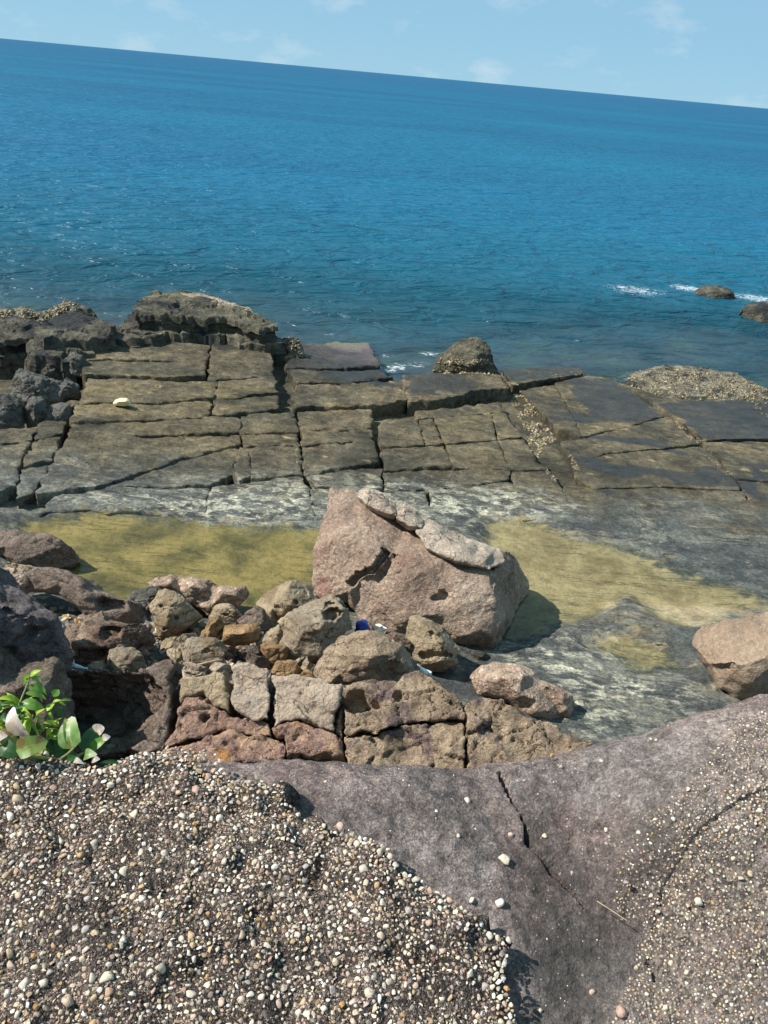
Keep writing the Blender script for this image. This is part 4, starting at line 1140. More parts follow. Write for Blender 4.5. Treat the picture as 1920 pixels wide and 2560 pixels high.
block('orange', '7', [(955, 568), (1060, 520), (1220, 510), (1330, 592), (1440, 602), (1512, 680), (1512, 800), (1300, 800), (1045, 800), (1045, 690), (1030, 640)], .02, .04, facets=.04)
block('orange', '7', [(20, 745), (200, 700), (350, 650), (560, 575), (740, 632), (900, 637), (1033, 660), (1030, 850), (860, 860), (500, 860), (20, 860)], .03, .045, facets=.04)
block('brown', '5', [(1050, 900), (1160, 855), (1262, 830), (1325, 700), (1380, 510), (1345, 400), (1275, 330), (1165, 262), (1290, 182), (1430, 168), (1468, 240), (1400, 330), (1432, 560), (1405, 800), (1350, 905), (1200, 960)], .04, .04, facets=.035)
block('crumbly', '4', [(148, 392), (230, 380), (330, 380), (400, 430), (480, 340), (575, 308), (690, 385), (780, 450), (842, 495), (852, 560), (842, 592), (690, 602), (480, 622), (310, 685), (150, 690)], .06, .05, holes=[(215, 505, .11, .17), (320, 520, .06, .11), (465, 465, .045, .08)], facets=.035)
block('crumbly', '4', [(150, 700), (310, 694), (480, 632), (690, 612), (845, 602), (855, 700), (852, 900), (450, 900), (150, 880)], .03, .05, facets=.045)
block('crumbly', '4', [(850, 505), (950, 455), (1080, 480), (1230, 580), (1400, 612), (1432, 660), (1550, 690), (1620, 730), (1500, 860), (1200, 920), (940, 940), (866, 900), (860, 650)], .02, .055, tilt=(-.12, 0), facets=.045)
rock('block', 'brown', '5', [(400, 262), (760, 262), (1160, 262), (1290, 345), (1385, 520), (1330, 720), (1260, 830), (1060, 905), (700, 960), (380, 960), (330, 600)], [(560, 330, -.22), (900, 330, -.22), (1180, 400, -.22), (1240, 600, -.25), (900, 560, -.5), (560, 600, -.5), (1050, 780, -.3), (700, 850, -.3)], .55, parent=shelf, phi=40, auto=0, thick=.7, clips=0, grow=1.05, crack=.05, terrace=.05)
print('pile', round(time.time() - T0, 1))

# --- upper left outcrop and rocks at the water's edge
OUT = 'blocks of the dark outcrop by the water'
rock('rock', 'barnacle', '6', [(-120, 190), (0, 168), (60, 200), (200, 183), (350, 222), (450, 212), (510, 170), (580, 145), (640, 130), (690, 100), (765, 160), (825, 230), (865, 262), (700, 275), (480, 300), (380, 352), (200, 300), (-120, 300)], [(60, 240, .25), (260, 240, .25), (430, 265, .22), (560, 210, .28), (700, 190, .3)], .25, phi=30, thick=.7, noise=.06, freq=2.5, chisel=.03, voxel=.028, label='pale barnacle-crusted ridge at the far left water edge')
rock('rock', 'honey', '6', [(635, 612), (720, 600), (785, 640), (805, 700), (792, 800), (700, 800), (640, 780)], [(710, 690, .2)], .0, phi=55, thick=.4, noise=.04, freq=4, voxel=.022, label='squat grey pillar rock in front of the wide dark block', group=OUT)
rock('rock', 'dark', '6', [(245, 775), (340, 728), (540, 738), (575, 805), (400, 812)], [(420, 765, .12)], -.02, phi=30, thick=.4, noise=.03, voxel=.022, label='flat dark ledge stone above the pitted rocks', group=OUT)
rock('rock', 'honey', '6', [(25, 965), (90, 860), (150, 800), (330, 780), (500, 830), (535, 985), (440, 1005), (230, 1030), (120, 990)], [(180, 860, .24), (350, 850, .26), (440, 920, .22), (200, 950, .18)], .0, phi=38, thick=.5, noise=.05, freq=3.5, pits=.03, voxel=.022, label='largest pitted grey rock of the left outcrop')
rock('rock', 'honey', '6', [(528, 992), (558, 860), (640, 808), (700, 870), (715, 985), (620, 1000)], [(625, 900, .2)], .0, phi=45, thick=.45, noise=.04, freq=4, pits=.02, voxel=.022, label='pitted grey stone left of the tiny dark pool', group=OUT)
rock('rock', 'honey', '6', [(178, 1195), (270, 1060), (370, 998), (432, 1060), (412, 1170), (330, 1265), (190, 1255)], [(320, 1100, .22), (250, 1190, .18)], -.02, phi=42, thick=.45, noise=.04, freq=4, pits=.02, voxel=.022, label='egg-shaped pitted rock, left of a matching pair', group=OUT)
rock('rock', 'honey', '6', [(408, 1185), (480, 1080), (620, 1058), (662, 1130), (645, 1255), (520, 1260), (430, 1245)], [(540, 1140, .2)], -.02, phi=42, thick=.45, noise=.04, freq=4, pits=.02, voxel=.022, label='round pitted rock, right of a matching pair', group=OUT)
rock('rock', 'honey', '6', [(-120, 990), (0, 985), (140, 1000), (205, 1110), (182, 1225), (60, 1265), (-120, 1310)], [(40, 1080, .2), (100, 1170, .16)], -.02, phi=38, thick=.45, noise=.05, freq=3.5, pits=.02, voxel=.022, label='pitted grey rock cut off by the left edge')
def ledge_block(name, matk, zone, pts, z_top, depth, label, cat='rock', tilt=(0, 0), layer=0.10, seed=1.0, rings=10, flare=0.20):
    poly = np.array([spot(*px(zone, p)[:2], z_top)[:2] for p in pts])
    c = poly.mean(0)
    def topf(V):
        P = np.column_stack([V, np.full(len(V), seed)])
        d, d2, idn = cellular(P * np.array([0.7, 1.6, 1]) + 0.12 * fbm(P, 3.0, 3)[:, None], 1.7)
        return (z_top + tilt[0] * (V[:, 0] - c[0]) + tilt[1] * (V[:, 1] - c[1]) + 0.05 * fbm(P, 1.4, 5, 0.55) + 0.05 * (ridged(P * np.array([0.6, 1.5, 1]), 1.8, 4) - 0.45)
                + 0.09 * (idn - 0.5) - 0.05 * smooth(0.08, 0.0, d2 - d))
    me = slab_mesh(name, poly, topf, depth, gap=-0.02, rough=0.10, step=0.055, edge_r=0.025, seed=seed, freq=2.6, rings=rings, layer=layer, flare=flare)
    return put(name, me, M[matk], None, label, cat)
ledge_block('rock', 'dark', '6', [(-160, 300), (60, 300), (200, 288), (390, 350), (350, 400), (270, 425), (100, 440), (-160, 450)], .42, .8, 'dark olive block at the left edge under the barnacle ridge', seed=3.1, tilt=(0, .05))
ledge_block('rock', 'dark', '6', [(335, 415), (480, 292), (680, 252), (880, 280), (1060, 330), (1045, 410), (860, 440), (600, 450), (420, 470)], .50, .9, 'widest dark block of the left outcrop, wet on top', seed=7.7, tilt=(-.03, .06), layer=.09)
ledge_block('rock', 'dark', '6', [(300, 520), (420, 480), (620, 470), (830, 460), (1000, 430), (1030, 470), (900, 560), (830, 600), (640, 590), (620, 640), (300, 640)], .26, .7, 'lower dark step in front of the widest outcrop block', seed=11.7, layer=.08)
ledge_block('rock', 'dark', '6', [(1045, 425), (1130, 350), (1290, 340), (1480, 368), (1510, 425), (1420, 450), (1200, 450)], .34, .6, 'low dark rock beside the big seaward block', seed=5.2, tilt=(0, .04))
sea_block = ledge_block('sea_rock', 'seablock', 'A', [(582, 150), (588, 95), (660, 72), (740, 58), (830, 60), (910, 78), (1000, 104), (1088, 130), (1182, 155), (1186, 176), (1120, 182), (980, 152), (860, 150), (700, 146), (610, 150)], .62, 1.15, 'biggest dark block at the water edge with a whitish top rim', seed=9.4, tilt=(-.06, .02), layer=.13, rings=12, flare=.30)
bpy.context.view_layer.update()
me = rock_mesh('pale_rim', 'A', [(760, 58), (840, 54), (920, 70), (1000, 95), (1092, 124), (1100, 150), (1000, 128), (910, 98), (820, 76)], [(840, 66, .06), (920, 84, .07), (1010, 110, .08), (1060, 130, .07)], .56, phi=8, thick=.3, terrace=.02, crack=.015, clips=0, grow=1.0, noise=.03, freq=4, auto=.3, z_at=(1100, 150), voxel=.025)
put('pale_rim', me, M['pale'], sea_block)
rock('rock', 'barnacle', 'A', [(1185, 325), (1225, 250), (1290, 262), (1298, 325), (1240, 345)], [(1245, 290, .2)], -.15, phi=50, thick=.4, noise=.05, freq=4, voxel=.025, label='small barnacle-covered rock beside the big seaward block')
rock('rock', 'seablock', 'B', [(205, 480), (245, 405), (330, 345), (400, 330), (442, 352), (480, 430), (512, 495), (400, 492), (300, 488)], [(300, 420, .25), (380, 390, .35), (440, 430, .25), (360, 460, .3)], -.30, phi=62, thick=.8, noise=.05, freq=2.2, voxel=.025, grow=1.02, clips=2, label='pyramid-shaped rock standing in the water with shells round its foot')
rock('sea_rock', 'dark', 'B', [(1325, 158), (1360, 122), (1420, 112), (1490, 118), (1565, 152), (1545, 175), (1400, 178)], [(1420, 138, .35), (1490, 145, .35)], SEA_Z - .14, phi=26, thick=1.0, noise=.08, freq=1.6, voxel=.035, label='wave-washed brown rock with foam around it, farther out')
rock('sea_rock', 'dark', 'B', [(1545, 210), (1575, 192), (1659, 188), (1780, 200), (1780, 300), (1655, 275)], [(1620, 215, .3), (1720, 230, .4)], SEA_Z - .12, phi=26, thick=1.0, noise=.08, freq=1.6, voxel=.035, label='flat sea rock cut off by the right edge')
rock('rock', 'barnacle', 'B', [(935, 445), (1000, 435), (1140, 468), (1280, 462), (1420, 490), (1560, 500), (1760, 540), (1760, 605), (1500, 612), (1330, 604), (1180, 585), (1060, 548), (1000, 515), (940, 485)], [(1050, 490, .03), (1180, 510, .05), (1300, 500, .07), (1420, 540, .06), (1600, 560, .05)], SEA_Z + .015, phi=4, thick=.5, noise=.05, freq=2.5, voxel=.03, label='low oyster-crusted reef along the right water edge', cat='reef')
print('outcrop', round(time.time() - T0, 1))

# ------------------------------------------------------------------ oysters and barnacles (uncountable crust)
def shells_on(name, areas, label):
    rs = np.random.RandomState(5)
    V, F = [], []
    cols = []
    k = 0
    dg = bpy.context.evaluated_depsgraph_get()
    for zone, poly, n, dz, r in areas:
        pp = np.array(pxs(zone, poly))[:, :2]
        lo, hi = pp.min(0), pp.max(0)
        cand = lo + (hi - lo) * rs.rand(n * 12, 2)
        cand = cand[sdf(pp, cand) > 0][:n * 2]
        cand = cand[perlin(np.column_stack([cand[:, 0] * .035, cand[:, 1] * .055, np.full(len(cand), 2.0)])) > -0.12]
        for q in cand:
            d = ray(*q)
            ok, loc, nor, idx, ob, mx = scene.ray_cast(dg, Vector(EYE), Vector(d))
            if not ok or ob.name.startswith(('sea', 'pool')):
                continue
            c = np.array(loc)
            if c[2] < SEA_Z: continue
            a = r * 0.5 * rs.uniform(0.5, 1.3)
            M3 = np.array(Matrix.Rotation(rs.uniform(0, 6.28), 3, 'Z') @ Matrix.Rotation(rs.normal() * .55, 3, 'X') @ Matrix.Rotation(rs.normal() * .55, 3, 'Y'))
            pts = np.array([[-1, -.55, 0], [0, -.7, .25], [1, 0, .05], [0, .7, .25], [-1, .55, 0], [0, 0, .5], [0, 0, -.25]]) * a * rs.uniform(.7, 1.3, 3)
            V.append(pts @ M3.T + c + np.array([0, 0, a * .05]))
            b = 7 * k
            F += [(b, b + 1, b + 5), (b + 1, b + 2, b + 5), (b + 2, b + 3, b + 5), (b + 3, b + 4, b + 5), (b + 4, b, b + 5), (b, b + 6, b + 1), (b + 1, b + 6, b + 2), (b + 2, b + 6, b + 3), (b + 3, b + 6, b + 4), (b + 4, b + 6, b)]
            t = rs.rand()
            base = np.array([.30, .24, .135]) if t < .6 else (np.array([.44, .38, .27]) if t < .74 else np.array([.15, .125, .08]))
            cols.append(np.repeat((base * rs.uniform(.7, 1.15))[None], 7, 0))
            k += 1
    me = mesh_from(name, np.vstack(V), np.array(F), False)
    set_col(me, 'tone', np.vstack(cols))
    t = NT('oyster_shell')
    return put(name, me, t.done(t.principled(t.attr('tone', 'Color'), 0.7)), label=label, kind='stuff')
bpy.context.view_layer.update()
shells_on('oyster_crust', [
    ('B', [(1110, 470), (1200, 465), (1480, 495), (1659, 540), (1700, 600), (1500, 606), (1330, 602), (1180, 580), (1060, 545), (1000, 510)], 1500, 0, .04),
    ('B', [(930, 440), (985, 440), (1000, 480), (930, 475)], 120, 0, .05),
    ('B', [(208, 480), (250, 420), (330, 432), (440, 428), (505, 480), (540, 540), (500, 500), (380, 492), (260, 492)], 620, 0, .05),
    ('B', [(545, 600), (600, 580), (650, 640), (745, 780), (690, 800), (665, 860), (630, 830), (615, 740), (570, 660)], 650, 0, .045),
    ('B', [(1245, 680), (1290, 715), (1385, 785), (1340, 795), (1280, 735)], 140, 0, .035),
    ('B', [(790, 830), (815, 850), (850, 910), (820, 905)], 50, 0, .03), ('B', [(700, 895), (760, 960), (740, 965), (700, 920)], 50, 0, .03),
    ('B', [(1380, 840), (1420, 860), (1510, 930), (1480, 930)], 50, 0, .025), ('B', [(1470, 480), (1659, 470), (1659, 690), (1600, 640), (1490, 530)], 260, 0, .035),
    ('B', [(690, 505), (870, 470), (860, 500), (700, 525)], 80, 0, .03), ('B', [(530, 520), (600, 545), (590, 570), (530, 560)], 80, 0, .04),
    ('A', [(1270, 700), (1300, 690), (1325, 850), (1365, 880), (1330, 905), (1290, 870)], 160, 0, .022),
    ('A', [(575, 165), (690, 195), (700, 240), (585, 190)], 120, 0, .04), ('A', [(1110, 145), (1180, 150), (1180, 260), (1100, 265), (1020, 262), (1130, 250)], 160, 0, .045),
    ('A', [(1190, 260), (1300, 255), (1295, 330), (1240, 330), (1150, 280)], 160, 0, .045), ('A', [(0, 120), (240, 110), (330, 100), (200, 180), (0, 160)], 260, 0, .045)], 'cream oyster shells crusting the reef, joints and rock feet')
print('shells', round(time.time() - T0, 1))

# ------------------------------------------------------------------ the ledge in the foreground
CTRL = [(0, 1930, 3.46), (300, 1905, 3.45), (560, 1895, 3.45), (900, 1900, 3.45), (1250, 1900, 3.44), (1450, 1868, 3.48), (1650, 1815, 3.56), (1800, 1770, 3.62), (1920, 1728, 3.66), (2100, 1690, 3.7), (-300, 1950, 3.46),
        (1000, 2050, 3.45), (1150, 2200, 3.43), (1300, 2250, 3.40), (1400, 2350, 3.37), (1480, 2560, 3.33), (1330, 2450, 3.37), (1550, 2100, 3.45), (1500, 1950, 3.48), (1700, 1950, 3.58), (1850, 1950, 3.62), (1900, 2010, 3.62), (1650, 2080, 3.53),
        (1640, 2200, 3.43), (1800, 2300, 3.45), (1950, 2300, 3.49), (1920, 2560, 3.43), (1650, 2560, 3.36), (300, 2100, 3.45), (300, 2400, 3.44), (0, 2560, 3.43), (700, 2400, 3.42), (700, 2100, 3.45), (1100, 2560, 3.39), (2300, 2200, 3.6), (2300, 2700, 3.45), (-400, 2600, 3.44)]
CP = np.array([spot(u, v, z) for u, v, z in CTRL])
def tps_k(A, Bp):
    d = np.linalg.norm(A[:, None, :] - Bp[None], axis=2)
    return np.where(d > 1e-9, d * d * np.log(d + 1e-12), 0)
n = len(CP)
Km = tps_k(CP[:, :2], CP[:, :2]) + np.eye(n) * 0.002
A = np.zeros((n + 3, n + 3))
A[:n, :n] = Km
A[:n, n] = 1
A[:n, n + 1:] = CP[:, :2]
A[n, :n] = 1
A[n + 1:, :n] = CP[:, :2].T
W = np.linalg.solve(A, np.concatenate([CP[:, 2], [0, 0, 0]]))
def ledge_smooth(XY):
    XY = np.asarray(XY)
    out = np.empty(len(XY))
    for i in range(0, len(XY), 40000):
        q = XY[i:i + 40000]
        out[i:i + 40000] = tps_k(q, CP[:, :2]) @ W[:n] + W[n] + q @ W[n + 1:]
    return np.clip(out, 3.2, 3.9)
EDGE = np.array([spot(u, v, z)[:2] for u, v, z in [(-600, 1960, 3.46), (-300, 1935, 3.46), (0, 1912, 3.46), (280, 1890, 3.45), (420, 1886, 3.45), (560, 1880, 3.45), (700, 1882, 3.45), (900, 1887, 3.45), (1120, 1896, 3.445), (1250, 1884, 3.44), (1360, 1872, 3.455), (1450, 1853, 3.48), (1550, 1822, 3.52), (1650, 1797, 3.56), (1740, 1772, 3.59), (1800, 1752, 3.62), (1860, 1730, 3.64), (1920, 1709, 3.66), (2100, 1670, 3.7), (2500, 1600, 3.75)]])
CRACK = np.array([spot(*px('F', p), 3.43)[:2] for p in [(498, 390), (520, 440), (560, 515), (600, 590), (632, 685), (690, 740), (760, 800), (880, 905), (940, 960)]])
CRACK2 = np.array([spot(*px('F', p), 3.37)[:2] for p in [(1150, 1200), (1180, 1240), (1175, 1290)]])
LIP = np.array([spot(*px('F', p), 3.47)[:2] for p in [(1080, 800), (1180, 800), (1290, 765), (1370, 720), (1450, 680), (1560, 620), (1700, 560)]])
GRIT_A = np.array([spot(*px('F', p), 3.55)[:2] for p in [(1060, 640), (1150, 560), (1300, 500), (1480, 280), (1750, 230), (1750, 700), (1480, 710), (1290, 800), (1090, 810)]])
GRIT_B = np.array([spot(*px('F', p), 3.42)[:2] for p in [(1200, 900), (1290, 810), (1400, 760), (1750, 680), (1750, 1600), (900, 1600), (1080, 1380), (1150, 1200)]])
def ledge_z(XY):
    XY = np.asarray(XY)
    P = np.column_stack([XY, np.zeros(len(XY))])
    z = ledge_smooth(XY)
    z += 0.011 * fbm(P, 5, 4) + 0.0075 * fbm(P, 19, 4, 0.55) + 0.006 * (ridged(P * np.array([1, 1.3, 1]), 9, 3) - 0.45)
    wob = 0.006 * fbm(P, 14, 3)
    c = line_dist(CRACK, XY) + wob
    along = smooth(0.0, 0.12, np.linalg.norm(XY - CRACK[-1], axis=1))
    z -= 0.04 * smooth(0.0055, 0.001, c) * along
    # the crack's left side stands a little higher
    z -= 0.02 * smooth(0.006, 0.002, line_dist(CRACK2, XY) + wob)
    g = np.maximum(smooth(-0.04, 0.04, sdf(GRIT_A, XY)), smooth(-0.04, 0.04, sdf(GRIT_B, XY)))
    z += g * (0.006 * fbm(P, 60, 2) + 0.008 * fbm(P, 18, 2))
    lip = line_dist(LIP, XY) + 2 * wob
    side = sdf(GRIT_B, XY) > 0
    z -= np.where(side, 0.013 * smooth(0.13, 0.0, lip), 0)
    return z
xs = np.concatenate([np.linspace(-4, -1.25, 24)[:-1], np.linspace(-1.25, 1.9, 510), np.linspace(1.9, 4.5, 24)[1:]])
ye = np.interp(xs, EDGE[:, 0], EDGE[:, 1])
ye = ye + 0.006 * fbm(np.column_stack([xs, xs * 0, xs * 0]), 9, 4)
w = np.concatenate([np.linspace(-1.6, 0.55, 14)[:-1], np.linspace(0.55, 1.0, 250)])
top_y = 0.0 + w[:, None] * ye[None, :]
GX = np.repeat(xs[None], len(w), 0)
XY = np.column_stack([GX.ravel(), top_y.ravel()])
Z = ledge_z(XY).reshape(len(w), -1)
rim = ye[None, :] - top_y
Z = Z - 0.035 * np.clip(1 - rim / 0.09, 0, 1) ** 2
Vr = [np.stack([GX, top_y, Z], 2)]
prof = [(0.010, 0.012), (0.022, 0.035), (0.03, 0.07), (0.03, 0.13), (0.01, 0.25), (-0.05, 0.45), (-0.08, 0.8), (-0.02, 1.3), (0.05, 2.0), (0.2, 2.8), (0.3, 3.4)]
for dy, dz in prof:
    row = np.stack([xs, ye + dy, Z[-1] - dz], 1)
    q = row.copy()
    q[:, 1] += min(0.06, dz * 0.3) * fbm(row, 3.0, 4)
    Vr.append(q[None])
V = np.concatenate(Vr, 0)
nr_, nc_ = V.shape[0], V.shape[1]
me = mesh_from('rock_ledge', V.reshape(-1, 3), grid_faces(nr_, nc_))
XYv = V.reshape(-1, 3)[:, :2]
Pv = np.column_stack([XYv, np.zeros(len(XYv))])
grit = np.maximum(0.55 * smooth(-0.08, 0.05, sdf(GRIT_A, XYv) + 0.05 * fbm(Pv, 9, 3)), smooth(-0.06, 0.05, sdf(GRIT_B, XYv) + 0.04 * fbm(Pv, 9, 3)))
set_attr(me, 'grit', grit)
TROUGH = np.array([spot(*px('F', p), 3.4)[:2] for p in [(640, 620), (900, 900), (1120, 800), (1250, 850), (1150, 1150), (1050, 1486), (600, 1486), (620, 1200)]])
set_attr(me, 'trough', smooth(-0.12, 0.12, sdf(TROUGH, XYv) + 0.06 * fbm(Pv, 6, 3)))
def ledge_material():
    t = NT('purple_grey_ledge_rock')
    n = t.noise(4.5, 8, 0.66, dist=0.3)
    base = t.ramp(n, [(0.3, (0.125, 0.104, 0.097)), (0.5, (0.238, 0.198, 0.182)), (0.7, (0.350, 0.300, 0.278))])
    lowf = t.noise(1.6, 5, 0.6, dist=0.5)
    base = t.mix(0.9, base, t.ramp(lowf, [(0.36, (0.55, 0.55, 0.55)), (0.5, (1.0, 1.0, 1.0)), (0.64, (1.4, 1.36, 1.3))]), 'MULTIPLY')
    pink = t.step(t.noise(2.3, 5, 0.6), 0.46, 0.60)
    base = t.mix(t.math('MULTIPLY', pink, 0.45), base, (0.245, 0.160, 0.138))
    mot = t.noise(32, 7, 0.76, dist=0.4)
    base = t.mix(0.9, base, t.ramp(mot, [(0.36, (0.55, 0.53, 0.53)), (0.48, (0.95, 0.95, 0.95)), (0.56, (1.35, 1.35, 1.35)), (0.66, (1.9, 1.92, 1.95))]), 'MULTIPLY')
    mot2 = t.noise(140, 5, 0.78)
    base = t.mix(0.85, base, t.ramp(mot2, [(0.36, (0.5, 0.49, 0.49)), (0.5, (1.0, 1.0, 1.0)), (0.62, (1.7, 1.68, 1.65))]), 'MULTIPLY')
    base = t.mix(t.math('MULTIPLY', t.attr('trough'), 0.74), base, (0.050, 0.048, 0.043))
    g = t.attr('grit')
    gv = t.voro(150, out='Color')
    sep = t.node('ShaderNodeSeparateColor')
    t.link(gv, sep.inputs['Color'])
    gcol = t.ramp(sep.outputs['Green'], [(0.0, (0.05, 0.043, 0.04)), (0.4, (0.12, 0.10, 0.085)), (0.7, (0.26, 0.21, 0.165)), (1.0, (0.45, 0.39, 0.31))])
    gm = t.math('MULTIPLY', g, t.step(t.noise(22, 5, 0.6), 0.36, 0.56))
    base = t.mix(t.math('MULTIPLY', gm, 0.85), base, gcol)
    sv = t.voro(95, out='Distance')
    sc = t.node('ShaderNodeTexVoronoi')
    sc.inputs['Scale'].default_value = 95
    t.link(t.pos, sc.inputs['Vector'])
    sep2 = t.node('ShaderNodeSeparateColor')
    t.link(sc.outputs['Color'], sep2.inputs['Color'])
    spk = t.math('MULTIPLY', t.step(sep2.outputs['Red'], 0.93, 0.95), t.step(sv, 0.30, 0.18))
    base = t.mix(t.math('MULTIPLY', spk, 0.8), base, (0.50, 0.44, 0.36))
    nrm = t.bump(t.noise(16, 9, 0.74), 0.9, 0.04)
    nrm = t.bump(t.noise(130, 4, 0.7), 1.0, 0.009, nrm)
    nrm = t.bump(t.voro(150), 0.35, 0.006, nrm)
    return t.done(t.principled(base, 0.82, nrm, 0.3))
M['ledge'] = ledge_material()
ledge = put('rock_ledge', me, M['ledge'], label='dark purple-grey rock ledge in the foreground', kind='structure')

# ------------------------------------------------------------------ the pebbly conglomerate crust, lower left
CRUST_PX = [(-900, 1985), (-560, 1950), (-250, 1925), (-60, 1905), (0, 1893), (60, 1897), (150, 1912), (250, 1920), (320, 1912), (350, 1890), (420, 1884), (500, 1886), (548, 1905), (560, 1940), (575, 1962), (640, 1968), (700, 1978), (705, 2010), (735, 2035), (780, 2060), (835, 2078), (900, 2095),
            (960, 2125), (1000, 2170), (1060, 2205), (1110, 2228), (1165, 2255), (1225, 2290), (1282, 2312), (1268, 2360), (1262, 2400), (1280, 2440), (1298, 2480), (1290, 2530), (1300, 2580), (1290, 2700), (300, 2760), (-900, 2760)]
CRUST = np.array([spot(u, v, 3.50)[:2] for u, v in CRUST_PX])
THICK = 0.065
def crust_z(XY):
    XY = np.asarray(XY)
    P = np.column_stack([XY, np.full(len(XY), 4.2)])
    back = smooth(0.9, 1.35, XY[:, 1])
    rel = 0.017 * fbm(P, 6, 3) + 0.014 * fbm(P, 18, 3) - 0.012 * smooth(0.10, 0.45, fbm(P, 11, 3, off=9.0)) + back * 0.022 * fbm(P, 9, 3, off=5.0)
    return ledge_smooth(XY) + THICK + rel
me = slab_mesh('conglomerate_crust', CRUST, crust_z, 0.13, gap=0.0, rough=0.050, step=0.011, edge_r=0.020, seed=8.3, freq=8.0, rings=6, grid=0.0105)
def crust_material():
    t = NT('conglomerate_matrix')
    n = t.noise(9, 7, 0.65)
    base = t.ramp(n, [(0.3, (0.050, 0.042, 0.038)), (0.52, (0.122, 0.101, 0.089)), (0.72, (0.220, 0.183, 0.158))])
    for sc_, hi in ((150, 3.6), (300, 4.6)):
        wv = t.warped(0.006, 90.0)
        gv = t.voro(sc_, out='Color', vec=wv)
        ge = t.voro(sc_, 'DISTANCE_TO_EDGE', vec=wv)
        sep = t.node('ShaderNodeSeparateColor')
        t.link(gv, sep.inputs['Color'])
        gr = t.ramp(sep.outputs['Blue'], [(0.0, (0.45, 0.44, 0.44)), (0.5, (0.95, 0.92, 0.90)), (0.8, (1.9, 1.75, 1.6)), (1.0, (hi, hi * .92, hi * .82))])
        gr = t.mix(t.step(ge, 0.10, 0.02), gr, (0.4, 0.4, 0.4))
        base = t.mix(0.8, base, gr, 'MULTIPLY')
    nrm = t.bump(t.noise(70, 6, 0.7), 0.8, 0.012)
    nrm = t.bump(t.voro(150), 0.9, 0.010, nrm)
    nrm = t.bump(t.voro(300), 0.8, 0.005, nrm)
    return t.done(t.principled(base, 0.85, nrm, 0.25))
M['crust'] = crust_material()
crust = put('conglomerate_crust', me, M['crust'], label='rough crust packed with pale pebbles covering the lower left ledge', cat='conglomerate')

bm = bmesh.new()
bmesh.ops.create_icosphere(bm, subdivisions=2, radius=1.0)
ICO_V = np.array([v.co[:] for v in bm.verts])
ICO_F = np.array([[v.index for v in f.verts] for f in bm.faces])
bm.free()
bm = bmesh.new()
bmesh.ops.create_icosphere(bm, subdivisions=1, radius=1.0)
IC1_V = np.array([v.co[:] for v in bm.verts])
IC1_F = np.array([[v.index for v in f.verts] for f in bm.faces])
bm.free()
PAL = [((.68, .62, .52), 28), ((.58, .49, .36), 24), ((.48, .36, .21), 12), ((.40, .35, .31), 16), ((.47, .33, .26), 20), ((.45, .27, .11), 5), ((.20, .17, .155), 14), ((.78, .76, .72), 14), ((.28, .15, .125), 3)]
PC_ = np.array([p[0] for p in PAL])
PW_ = np.array([p[1] for p in PAL], dtype=float)
PW_ /= PW_.sum()
def rand_rot(rs, k):
    q = rs.normal(size=(k, 4))
    q /= np.linalg.norm(q, axis=1)[:, None]
    a, b, c, d = q.T
    return np.stack([np.stack([1 - 2 * (c * c + d * d), 2 * (b * c - a * d), 2 * (b * d + a * c)], 1),
                     np.stack([2 * (b * c + a * d), 1 - 2 * (b * b + d * d), 2 * (c * d - a * b)], 1),
                     np.stack([2 * (b * d - a * c), 2 * (c * d + a * b), 1 - 2 * (b * b + c * c)], 1)], 1)
def scatter(rs, n_try, sampler, radii, zfun, cell=0.03, pack=0.86):
    """largest first, no two overlapping; returns centres and radii"""
    radii = np.sort(radii)[::-1]
    pts = sampler(rs, n_try)
    gridm = {}
    C, Rr = [], []
    j = 0
    for r in radii:
        for _ in range(14):
            if j >= len(pts): break
            p = pts[j]
            j += 1
            gx, gy = int(p[0] // cell), int(p[1] // cell)
            ok = True
            for ax in (-1, 0, 1):
                for ay in (-1, 0, 1):
                    for (qx, qy, qr) in gridm.get((gx + ax, gy + ay), ()):
                        if (p[0] - qx) ** 2 + (p[1] - qy) ** 2 < (pack * (r + qr)) ** 2:
                            ok = False
                            break
                    if not ok: break
                if not ok: break
            if ok:
                gridm.setdefault((gx, gy), []).append((p[0], p[1], r))
                C.append(p)
                Rr.append(r)
                break
    C = np.array(C)
    Rr = np.array(Rr)
    return np.column_stack([C, zfun(C)]), Rr
def pebble_variants(k=8):
    rs = np.random.RandomState(99)
    out = []
    for i in range(k):
        V = ICO_V.copy()
        V *= 1 + 0.30 * fbm(V, 1.1, 3, off=i * 7.7)[:, None]
        for _ in range(9):
            dn = rs.normal(size=3)
            dn /= np.linalg.norm(dn)
            pr = V @ dn
            V = V - dn * (np.clip(pr - rs.uniform(.42, .8), 0, None))[:, None]
        V *= np.array([1.0, rs.uniform(.68, .95), rs.uniform(.5, .75)])
        out.append(V)
    return out
PV = pebble_variants()
tp = NT('pebble_single')
oi = tp.node('ShaderNodeObjectInfo')
pc = tp.ramp(oi.outputs['Random'], [(0.0, (.62, .55, .44)), (.14, (.52, .43, .31)), (.28, (.66, .60, .50)), (.42, (.46, .33, .18)), (.5, (.36, .31, .28)), (.62, (.56, .46, .34)), (.74, (.42, .27, .21)), (.82, (.42, .25, .10)), (.90, (.60, .55, .47)), (1.0, (.27, .22, .20))])
dirt = tp.step(tp.noise(110, 6, 0.7), 0.50, 0.66)
pc = tp.mix(tp.math('MULTIPLY', dirt, 0.7), pc, (.10, .085, .078))
M['pebble'] = tp.done(tp.principled(pc, 0.6, tp.bump(tp.noise(160, 5, .6), .4, .004), .35))
tq = NT('pebble_mass')
qc = tq.attr('tone', 'Color')
qd = tq.step(tq.noise(120, 6, 0.7), 0.50, 0.66)
qc = tq.mix(tq.math('MULTIPLY', qd, 0.55), qc, (.13, .108, .095))
